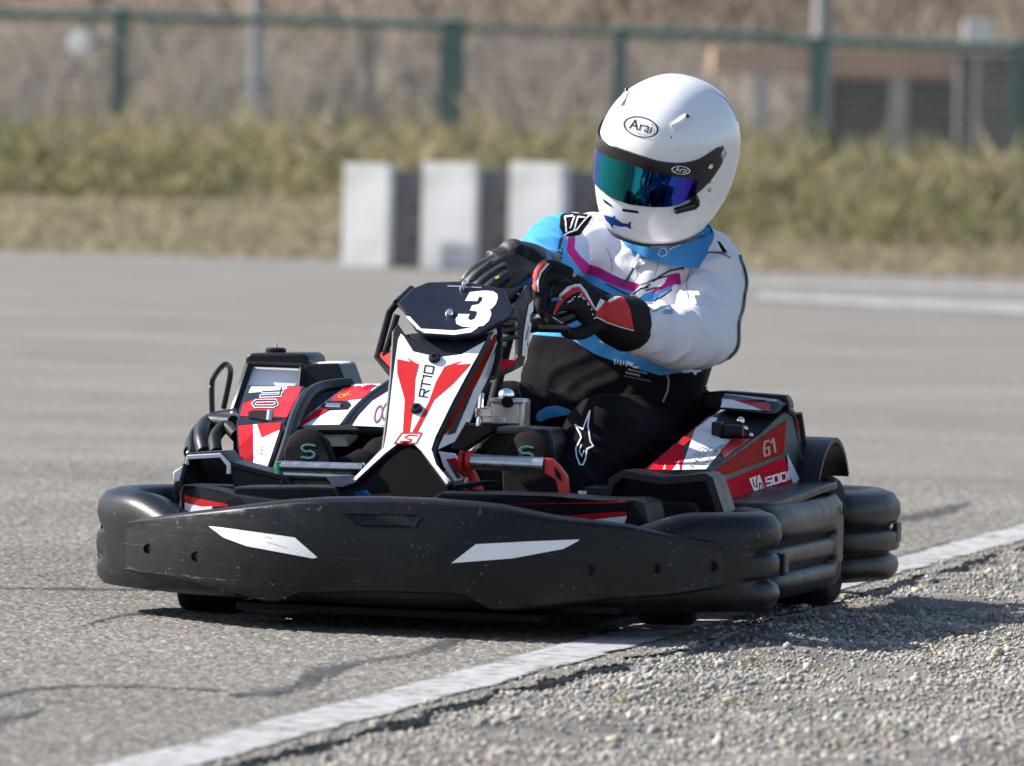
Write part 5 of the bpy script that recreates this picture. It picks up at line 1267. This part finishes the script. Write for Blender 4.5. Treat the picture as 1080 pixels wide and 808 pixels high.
# near part of the track with its stone texture as real relief
STEP = .0056
xs = np.arange(-1.9, 1.7, STEP).astype('f'); ys = np.concatenate([np.arange(10.6, 17.5, STEP), np.arange(17.5, 23, STEP*1.6)]).astype('f')
def rough_ground(x, y):
    h = rng.normal(0, 1, x.shape).astype('f'); h2 = rng.normal(0, 1, x.shape).astype('f')
    for _ in range(1): h = (h+np.roll(h, 1, 0)+np.roll(h, 1, 1)+np.roll(np.roll(h, 1, 0), 1, 1))/2
    fade = np.clip(np.minimum(np.minimum(x+1.9, 1.7-x)/.3, np.minimum(y-10.6, 23-y)/.8), 0, 1)
    return (.0008+.0014*h.clip(-2, 1.6)*fade)
near = grid('road_surface', xs, ys, rough_ground, 'asphalt', keep=lambda x, y: inside(x, y, .002))
tag(near, 'coarse stone texture of the near asphalt', 'road', kind='structure')
def sheet(name, pts, z, m, label):
    mb = MB(); V, T = refine(*tri_poly(pts), .25); mb.add([(x, y, z) for x, y in V], T); o = mb.build(name, m, None); tag(o, label, 'marking', kind='structure'); return o
# white line, worn along its edges
S = [-12+.03*i for i in range(1980)]
w = lambda s, k: .012*noise.noise(Vector((s*5, k, 0)))+.004*noise.noise(Vector((s*13, k+5, 0)))
mb = MB(); vs = []; wr_ = []
for s in S:
    w0, w1 = w(s, 1)-.008, LW+w(s, 8)+.008
    for k, q in ((0, 0.), (.10, .75), (.22, 1.), (.78, 1.), (.90, .75), (1, 0.)):
        p = line_pt(s, w0+(w1-w0)*k); vs.append((p.x, p.y, .0046)); wr_.append(q)
mb.add(vs, [(6*i+k, 6*i+k+1, 6*i+k+7, 6*i+k+6) for i in range(len(S)-1) for k in range(5)]); o = mb.build('white_line', 'line_paint', None); tag(o, 'worn white line painted along the edge of the asphalt', 'road marking', kind='structure')
at = o.data.attributes.new('wear', 'FLOAT', 'POINT'); at.data.foreach_set('value', wr_)
nt = MATS['line_paint'].node_tree; L = nt.links.new; pb = nt.nodes['Principled BSDF']; outn = [n for n in nt.nodes if n.type == 'OUTPUT_MATERIAL'][0]
tr = nn(nt, 'ShaderNodeBsdfTransparent'); ms_ = nn(nt, 'ShaderNodeMixShader'); tc = nn(nt, 'ShaderNodeTexCoord'); nz = nn(nt, 'ShaderNodeTexNoise'); nz.inputs['Scale'].default_value = 55; nz.inputs['Detail'].default_value = 8; nz.inputs['Roughness'].default_value = .65
at_ = nn(nt, 'ShaderNodeAttribute', attribute_name='wear'); n5 = nn(nt, 'ShaderNodeTexNoise'); n5.inputs['Scale'].default_value = 3.5
L(tc.outputs['Object'], nz.inputs['Vector']); L(tc.outputs['Object'], n5.inputs['Vector'])
m5 = nn(nt, 'ShaderNodeMapRange'); m5.inputs['From Min'].default_value = .35; m5.inputs['From Max'].default_value = .65; m5.inputs['To Min'].default_value = .26; m5.inputs['To Max'].default_value = .56; L(n5.outputs['Fac'], m5.inputs['Value'])
ml = nn(nt, 'ShaderNodeMath', operation='MULTIPLY_ADD'); ml.inputs[1].default_value = .55; L(at_.outputs['Fac'], ml.inputs[0]); L(nz.outputs['Fac'], ml.inputs[2])
sb_ = nn(nt, 'ShaderNodeMath', operation='SUBTRACT'); L(ml.outputs[0], sb_.inputs[0]); L(m5.outputs['Result'], sb_.inputs[1])
mr = nn(nt, 'ShaderNodeMapRange'); mr.inputs['From Min'].default_value = .32; mr.inputs['From Max'].default_value = .50; L(sb_.outputs[0], mr.inputs['Value']); L(mr.outputs['Result'], ms_.inputs['Fac']); L(tr.outputs[0], ms_.inputs[1]); L(pb.outputs[0], ms_.inputs[2]); L(ms_.outputs[0], outn.inputs['Surface'])
# far painted edge line on the other side of the track
a0, a1, c0, c1_ = W(770, 296), W(1100, 304), W(1100, 309), W(770, 300)
sheet('far_line', [(p[0], p[1]) for p in (a0, a1, c0, c1_)], .004, 'old_paint', 'faded pale line across the far side of the track')
a0, a1, c0, c1_ = W(800, 309), W(1100, 322), W(1100, 333), W(800, 317)
sheet('far_line', [(p[0], p[1]) for p in (a0, a1, c0, c1_)], .004, 'old_paint', 'second faded pale band nearer on the far side of the track')
# tar seams, rubber smears and one thin painted shadow
def smear(pxpts, wpx, label):
    P = catmull([W(*p) for p in pxpts], 14); mb = MB(); vs = []; r_ = random.random()*50
    for i, p in enumerate(P):
        q = i/(len(P)-1)*(len(wpx)-1); k = min(int(q), len(wpx)-2); hw = 1.7*(wpx[k]+(wpx[k+1]-wpx[k])*(q-k))
        j = 1+.7*noise.noise(Vector((i*.35, r_, 0))); j2 = 1+.7*noise.noise(Vector((i*.35, r_+9, 0)))
        vs += [(p.x, p.y-hw*j, .0032), (p.x, p.y, .0032), (p.x, p.y+hw*j2, .0032)]
    mb.add(vs, [q for i in range(len(P)-1) for q in ((3*i, 3*i+1, 3*i+4, 3*i+3), (3*i+1, 3*i+2, 3*i+5, 3*i+4))]); o = mb.build('tar_shadow_smear', 'tar', None)
    at = o.data.attributes.new('wear', 'FLOAT', 'POINT'); at.data.foreach_set('value', [(0., 1., 0.)[i % 3] for i in range(len(o.data.vertices))]); tag(o, label, 'road marking', kind='structure')
smear([(240, 735), (300, 730), (318, 718), (345, 711), (380, 700), (430, 692), (470, 680), (490, 672), (500, 660)], [.02, .10, .22, .18, .05, .04, .16, .12, .1], 'dark tar smear on the asphalt below the front plate')
smear([(-40, 745), (0, 735), (40, 728), (120, 725), (240, 730)], [.05, .07, .04, .02, .015], 'thin dark tar seam at the lower left')
smear([(-40, 768), (0, 761), (30, 755), (45, 750)], [.08, .10, .08, .02], 'short dark tar smear at the lower left corner')
smear([(-40, 621), (60, 622), (140, 623), (192, 624)], [.03, .035, .03, .03], 'thin dark seam across the asphalt left of the kart')
smear([(935, 552), (965, 546), (1000, 538), (1025, 531)], [.05, .18, .16, .05], 'thin shadow right of the kart, painted on the asphalt as a dark smear')
smear([(940, 590), (965, 583), (1000, 572)], [.03, .06, .02], 'small dark tar streak beside the rear bumper')
smear([(80, 664), (120, 652), (180, 645)], [.02, .05, .03], 'short dark streak left of the front tyre')

# ---- gravel verge
cb = grid('gravel_bed', np.arange(-8, 34, .5).astype('f'), np.arange(0, 59, .25).astype('f'), lambda x, y: -.034+0*x, 'gravel_dirt', keep=lambda x, y: ~inside(x, y, .25)); tag(cb, 'dusty gravel strip running on beside the track', 'gravel', kind='structure')
gx = np.arange(-1.2, 3.6, .022).astype('f'); gy = np.arange(10.2, 23, .022).astype('f')
def gravel_h(x, y):
    n_, s_ = side(x, y); d = n_-np.interp(s_, es, eo)
    h = -.012+.012*np.clip(d/.5, 0, 1)+.016*np.sin(x*5.1+y*2.3)*np.sin(y*3.7-x*1.9)*np.clip(d/.2, 0, 1)+.008*np.sin(x*13+1)*np.sin(y*9)
    return h+rng.normal(0, .0015, x.shape)
gb = grid('gravel_bed', gx, gy, gravel_h, 'gravel_dirt', keep=lambda x, y: ~inside(x, y, .03)); tag(gb, 'grey gravel verge beside the track', 'gravel', kind='structure')
def tri_soup(name, V, T, m, tone=None):
    me = bpy.data.meshes.new(name); me.vertices.add(len(V)); me.vertices.foreach_set('co', V.astype('f').ravel())
    me.loops.add(T.size); me.loops.foreach_set('vertex_index', T.astype('i').ravel()); me.polygons.add(len(T)); me.polygons.foreach_set('loop_start', np.arange(0, T.size, T.shape[1], dtype='i'))
    me.update(calc_edges=True)
    if tone is not None:
        at = me.attributes.new('tone', 'FLOAT', 'POINT'); at.data.foreach_set('value', tone.astype('f'))
    me.materials.append(MATS[m]); o = bpy.data.objects.new(name, me); COL.objects.link(o); return o
bm = bmesh.new(); bmesh.ops.create_icosphere(bm, subdivisions=1, radius=1); bm.verts.ensure_lookup_table()
ICO = np.array([v.co for v in bm.verts]); ICOF = np.array([[v.index for v in f.verts] for f in bm.faces]); bm.free()
def scatter(n, size, xr, yr):
    x = rng.uniform(*xr, n); y = rng.uniform(*yr, n); k = ~inside(x, y, .07); x, y = x[k], y[k]
    n_, s_ = side(x, y); d = n_-np.interp(s_, es, eo)
    nz_ = np.array([noise.noise(Vector((a*2.6, b_*1.7, 4.)))+.6*noise.noise(Vector((a*8, b_*6, 1.))) for a, b_ in zip(x, y)])
    pr_ = np.clip(.35+d/.12, 0.06, 1)*np.clip(.9+1.3*nz_, .18, 1); k = rng.uniform(0, 1, len(x)) < pr_; k &= np.abs(x) < y*.075+.55; x, y = x[k], y[k]
    r = size(len(x)); z = np.where(inside(x, y, .0), .002, gravel_h(x, y))+r*.25
    return x, y, z, r
xs_, ys_, zs_, rs_ = [np.concatenate(a) for a in zip(scatter(270000, lambda n: np.exp(rng.normal(math.log(.0034), .36, n)).clip(.0016, .009), (-1, 2.1), (10.8, 20)), scatter(1500, lambda n: rng.uniform(.007, .015, n), (-1, 2.1), (10.8, 20)))]
N = len(xs_); print('pebbles', N)
sc = rng.uniform(.6, 1.25, (N, 1, 3))*rs_[:, None, None]; sc[..., 2] *= .75
jit = 1+rng.normal(0, .13, (N, len(ICO), 1)); V = ICO[None]*jit
ang = rng.uniform(0, 2*math.pi, N); ca_, sa_ = np.cos(ang)[:, None], np.sin(ang)[:, None]
V = V*sc; V = np.stack([V[..., 0]*ca_-V[..., 1]*sa_, V[..., 0]*sa_+V[..., 1]*ca_, V[..., 2]], -1)+np.stack([xs_, ys_, zs_], -1)[:, None, :]
T = (ICOF[None]+np.arange(N)[:, None, None]*len(ICO)).reshape(-1, 3)
peb = tri_soup('gravel', V.reshape(-1, 3), T, 'stone', np.repeat(rng.uniform(0, 1, N), len(ICO))); tag(peb, 'loose grey and tan gravel stones beside the white line', 'gravel', kind='stuff')

# ---- grass: dry verge and taller green band
def blades(name, n, xr, yr, hgt, wid, m, zf, clump, bend=.4):
    x = rng.uniform(*xr, n); y = rng.uniform(*yr, n)
    cl = np.array([noise.noise(Vector((a*clump, b_*clump, 2.2))) for a, b_ in zip(x, y)])
    k = rng.uniform(0, 1, n) < np.clip(.75+cl*.6, .2, 1); x, y, cl = x[k], y[k], cl[k]; n = len(x)
    h = hgt*(.3+rng.gamma(2.2, .27, n)).clip(.3, 2.2)*(1+.6*cl); z = zf(x, y); a = rng.uniform(0, 2*math.pi, n); w_ = wid*rng.uniform(.6, 1.4, n)
    dx, dy = np.cos(a)*w_, np.sin(a)*w_; lx, ly = rng.normal(0, bend, n)*h, rng.normal(0, bend, n)*h
    V = np.stack([np.stack([x-dx, y-dy, z-.03], -1), np.stack([x+dx, y+dy, z-.03], -1), np.stack([x+dx*.7+lx*.4, y+dy*.7+ly*.4, z+h*.6], -1), np.stack([x+lx, y+ly, z+h], -1)], 1)
    T = (np.array([[0, 1, 2], [0, 2, 3]])[None]+np.arange(n)[:, None, None]*4).reshape(-1, 3)
    return tri_soup(name, V.reshape(-1, 3), T, m, np.repeat(np.clip(rng.uniform(.1, .9, n)+cl*.35, 0, 1), 4))
bk1 = lambda x, y: bank(x, y)
g1 = blades('grass', 150000, (-18, 18), (59.6, 73), .075, .008, 'dry_grass', bk1, .5, .5); tag(g1, 'short dry straw-coloured grass on the verge', 'grass', kind='stuff')
g2 = blades('grass', 150000, (-18, 18), (69.5, 81), .20, .010, 'green_grass', bk1, .35, .7); tag(g2, 'green and straw-coloured tussocks in front of the fence', 'grass', kind='stuff')
g4 = blades('grass', 34000, (-18, 18), (71.5, 82), .30, .007, 'green_grass', bk1, .15, .35); tag(g4, 'tall thin grass stems rising above the tussocks', 'grass', kind='stuff')
g5 = blades('grass', 24000, (1.2, 15), (65.5, 72), .22, .009, 'green_grass', bk1, .4, .5); tag(g5, 'green grass creeping onto the dry verge on the right', 'grass', kind='stuff')
g3 = blades('brushwood', 120000, (-20, 20), (98, 140), .5, .014, 'brush', bk1, .16, .35); tag(g3, 'bare brown brushwood covering the slope behind the fence', 'brushwood', kind='stuff')

wv, wt = [], []
for px_, py_ in ((735, 712), (770, 740), (1040, 655), (800, 700), (980, 690), (660, 742)):
    bx, by, _ = W(px_, py_)
    for k in range(14):
        a_ = random.uniform(0, 6.28); l_ = random.uniform(.012, .035); o0 = len(wv); c0 = Vector((bx+random.gauss(0, .015), by+random.gauss(0, .02), -.004)); dr = Vector((math.cos(a_), math.sin(a_), random.uniform(.3, 1.2)))*l_; sw = Vector((-math.sin(a_), math.cos(a_), 0))*.0022
        wv += [c0-sw, c0+sw, c0+dr*.6+sw*.8, c0+dr, c0+dr*.6-sw*.8]; wt += [(o0, o0+1, o0+2), (o0+2, o0+3, o0+4), (o0, o0+2, o0+4)]
wd_ = tri_soup('weeds', np.array([tuple(v) for v in wv]), np.array(wt), 'green_grass', rng.uniform(.1, .5, len(wv))); tag(wd_, 'tiny green weeds sprouting between the gravel stones', 'weeds', kind='stuff')
# ---- barrier blocks beside the track
YB = 57.
BROT = math.radians(27)
def block(x0, x1, xe, yt, yb, m, label, Y, recess=False):
    """front face spans photo columns x0..x1, its right-hand side face x1..xe"""
    k = Y/F; wd = (x1-x0)*k/math.cos(BROT); dep = (xe-x1)*k/math.sin(BROT)
    a = WD(x0, yb, Y); h = WD((x0+x1)/2, yt, Y).z
    root = empty('barrier_block', (a.x, Y, 0), -BROT); tag(root, label, 'barrier block', 'white and dark barrier blocks')
    mb = MB(); mb.box((wd/2, dep/2, h/2), (wd, dep, h)); mb.build('block_body', m, root, bevel=.006, seg=2)
    for zz in ((.33, .66) if recess else ()):
        mb = MB(); mb.lathe([(.05, -.004), (.035, -.006), (.03, .004), (.0001, .004)], (wd-.09, -.001, h*zz), (0, 1, 0), 14)
        mb.build('lifting_socket', 'shed_dark', root)
    return root
block(360, 408, 413, 173, 286, 'white_block', 'leftmost white barrier block at the edge of the track', YB)
block(411, 443, 447, 180, 284, 'dark_block', 'narrow dark grey barrier block between the two left white blocks', YB+.22, True)
block(443, 499, 504, 172, 288, 'white_block', 'white barrier block in the middle of the row, dark blocks on both sides', YB-.03)
block(502, 536, 540, 179, 286, 'dark_block', 'dark grey barrier block left of the right-hand white block', YB+.22, True)
block(535, 590, 599, 172, 289, 'white_block', "right-hand white barrier block partly behind the driver's shoulder", YB-.04)
block(597, 632, 640, 180, 287, 'dark_block', 'dark grey barrier block at the right end, hidden partly by the driver', YB+.25, True)

# ---- fence, gate, poles, shelter, lamp
YF = 84.
def gz(x, y): return float(bank(np.array([x]), np.array([float(y)]))[0])
def post(name, px, y0, wpx, mt, parent, Y=YF):
    t = WD(px, y0, Y); w_ = wpx/F*Y; g = gz(t.x, Y)
    mb = MB(); mb.box((t.x-parent.location.x, 0, (t.z+g-.1)/2-parent.location.z), (w_, w_*.8, t.z-g+.1)); mb.lathe([(w_*.62, 0), (w_*.62, .02), (.001, .05)], (t.x-parent.location.x, 0, t.z-parent.location.z), (0, 0, 1), 12)
    return mb.build(name, mt, parent, bevel=.004)
def rail(name, p0, p1, wpx, mt, parent, Y=YF):
    a, c = WD(*p0, Y), WD(*p1, Y); o_ = parent.location; r_ = wpx/F*Y/2
    mb = MB(); mb.tube([(a.x-o_.x, 0, a.z-o_.z), (c.x-o_.x, 0, c.z-o_.z)], r_, 10, sm=0); return mb.build(name, mt, parent)
def wires(name, x0, x1, z0, z1, parent, dx=.10, dz=.16, r=.006):
    mb = MB(); o_ = parent.location
    x = x0
    while x <= x1: mb.box((x-o_.x, .03, (z0+z1)/2-o_.z), (r*2, r*2, z1-z0)); x += dx
    z = z0
    while z <= z1: mb.box(((x0+x1)/2-o_.x, .03+r*2, z-o_.z), (x1-x0, r*2, r*2)); z += dz
    return mb.build(name, 'wire', parent)
def fence(label, posts, rails, span, ztop, wr=.005):
    xa, xb = span; root = empty('wire_fence', (WD((xa+xb)/2, 100, YF).x, YF, .5)); tag(root, label, 'fence')
    for px, y0, w_ in posts: post('fence_post', px, y0, w_, 'green_metal', root)
    for p0, p1, w_ in rails: rail('fence_rail', p0, p1, w_, 'green_metal', root)
    a, c = WD(xa, ztop, YF), WD(xb, ztop, YF); wires('wire_mesh', a.x, c.x, .45, a.z, root, .05, .10, wr)
    return root
fence('green railed wire fence on the left with two posts', [(128, 10, 14), (-110, 8, 14)], [((-200, 11), (128, 17), 11), ((128, 17), (478, 27), 11)], (-200, 476), 20)
g = empty('fence_gate', (WD(560, 100, YF).x, YF, .5)); tag(g, 'green tubular gate frame between two wide posts', 'gate')
post('gate_post', 478, 22, 26, 'green_metal', g); rail('gate_rail', (655, 34), (820, 38), 12, 'green_metal', g); rail('gate_rail', (480, 30), (655, 34), 8, 'green_metal', g)
post('gate_upright', 655, 30, 13, 'green_metal', g); post('gate_upright', 392, 44, 7, 'dull_metal', g)
a, c = WD(480, 36, YF), WD(860, 40, YF); wires('wire_mesh', a.x, c.x, .45, a.z, g, .05, .10, .005)
fence('green railed wire fence on the right in front of the shelter', [(863, 40, 17), (1073, 46, 14), (1290, 50, 14)], [((820, 42), (1073, 50), 12), ((1073, 50), (1300, 55), 12)], (864, 1300), 46, .0032)
def pole(px, wpx, Y, top, label):
    t = WD(px, 0, Y); r_ = wpx/F*Y/2; gg = gz(t.x, Y); root = empty('lamp_pole', (t.x, Y, gg)); tag(root, label, 'pole')
    mb = MB(); mb.lathe([(r_*1.1, -.2), (r_*1.1, .3), (r_, 1.), (r_*.8, top), (.001, top+.02)], (0, 0, 0), (0, 0, 1), 14); mb.build('pole_shaft', 'dull_metal', root)
    mb = MB(); mb.box((0, 0, .02), (r_*4, r_*4, .04)); mb.build('base_plate', 'dull_metal', root)
pole(272, 15, 90., 7., 'grey pole standing behind the left fence'); pole(869, 22, 92., 7., 'thick grey pole behind the fence left of the shelter')
# small floodlight on an arm
h = WD(85, 45, 83.); root = empty('floodlight', (h.x, 83., h.z)); tag(root, 'small white floodlight on an arm beside the left fence post', 'floodlight')
mb = MB(); mb.lathe([(.02, -.10), (.10, -.07), (.14, .0), (.14, .05), (.001, .06)], (0, 0, 0), (-.4, -1, 0), 18); mb.build('lamp_head', 'pale_plastic', root)
q = WD(128, 44, 83.); mb = MB(); mb.tube([(0.02, .06, 0), (.2, .2, .02), (q.x-h.x, .6, .0)], .04, 8); mb.build('lamp_arm', 'dull_metal', root)
# shelter
YS = 96.
a, c = WD(752, 50, YS), WD(1042, 54, YS); zt, zb = WD(752, 50, YS).z, WD(752, 76, YS).z
gs = gz((a.x+c.x)/2, YS); root = empty('shelter', ((a.x+c.x)/2, YS, gs)); tag(root, 'low shelter with a salmon brown roof fascia behind the right fence', 'shelter')
hw = (c.x-a.x)/2; mb = MB(); mb.box((0, 1.2, (zt+zb)/2-gs), (2*hw, 2.4, zt-zb)); mb.build('roof', 'fascia', root, bevel=.02)
for px in (803, 948):
    p = WD(px, 90, YS); mb = MB(); mb.box((p.x-root.location.x, .1, (zb-gs-.1)/2-.003), (.22, .22, zb-gs+.1)); mb.build('shelter_post', 'concrete', root, bevel=.01)
mb = MB(); mb.box((hw*.42, 2.2, (zb-gs-.1)/2-.003), (hw*1.1, .12, zb-gs+.1)); mb.build('back_wall', 'shed_dark', root)
p = WD(1045, 95, 95.); r2 = empty('dark_shed', (p.x+.35, 95., gz(p.x, 95.))); tag(r2, 'dark shed standing behind the far right fence post', 'shed')
zz = WD(1045, 62, 95.).z-gz(p.x, 95.); mb = MB(); mb.box((0, .6, zz/2-.05), (1.5, 1.2, zz+.1)); mb.build('shed_wall', 'shed_dark', r2); mb = MB(); mb.prism([(-.85, -.1, zz), (.85, -.1, zz), (.85, 1.3, zz+.12), (-.85, 1.3, zz+.12)], (0, 0, .05)); mb.build('roof', 'shed_dark', r2)
p = WD(1032, 36, 94.); r3 = empty('control_box', (p.x, 94., p.z)); tag(r3, 'small pale box on a thin post above the shelter roof', 'box')
mb = MB(); mb.box((0, 0, 0), (.36, .2, .34)); mb.build('box_body', 'pale_plastic', r3, bevel=.02); mb = MB(); mb.box((0, 0, -p.z/2+.2), (.06, .06, p.z-.6)); mb.build('box_post', 'dull_metal', r3)

# ================================================================== LIGHT AND CAMERA
SUN_AZ, SUN_EL = math.radians(SUNAZ), math.radians(SUNEL)       # azimuth: from the photograph's left, turned behind the subject
to_sun = Vector((-math.cos(SUN_AZ)*math.cos(SUN_EL), math.sin(SUN_AZ)*math.cos(SUN_EL), math.sin(SUN_EL)))
wd = bpy.data.worlds.new('World'); scene.world = wd; wd.use_nodes = True; nt = wd.node_tree
sky = nt.nodes.new('ShaderNodeTexSky'); sky.sky_type = 'NISHITA'; sky.sun_disc = False; sky.sun_elevation = SUN_EL
sky.sun_rotation = math.atan2(to_sun.x, to_sun.y); sky.dust_density = 1.2; sky.altitude = 20
bg = nt.nodes['Background']; bg.inputs['Strength'].default_value = SKYS; nt.links.new(sky.outputs['Color'], bg.inputs['Color'])
sl = bpy.data.lights.new('sun', 'SUN'); sl.energy = SUNS; sl.angle = math.radians(.53); sl.color = (1, .955, .89)
so = bpy.data.objects.new('sun', sl); COL.objects.link(so); so.rotation_euler = to_sun.to_track_quat('Z', 'Y').to_euler(); so.location = (-20, 10, 25)
cam = bpy.data.cameras.new('camera'); co_ = bpy.data.objects.new('camera', cam); COL.objects.link(co_); scene.camera = co_
cam.sensor_width = 36; cam.sensor_fit = 'HORIZONTAL'; cam.lens = F/1080*36; cam.clip_start = .5; cam.clip_end = 4000
fwd = Vector((0, math.cos(PIT), -math.sin(PIT))); rt = Vector((1, 0, 0)); upc = rt.cross(fwd)
# the photograph is turned about 1.6 degrees clockwise
c_, s_ = math.cos(ROL), math.sin(ROL)
rx_ = rt*c_+upc*s_; ux_ = upc*c_-rt*s_
co_.matrix_world = Matrix(((rx_.x, ux_.x, -fwd.x, 0), (rx_.y, ux_.y, -fwd.y, 0), (rx_.z, ux_.z, -fwd.z, H), (0, 0, 0, 1)))
cam.dof.use_dof = True; cam.dof.focus_distance = 15.6; cam.dof.aperture_fstop = cam.lens/1000/.039
vs_ = scene.view_settings; vs_.view_transform = 'Standard'; vs_.look = 'None'; vs_.gamma = 1; vs_.use_curve_mapping = False; vs_.exposure = EXPO
scene.cycles.use_denoising = True
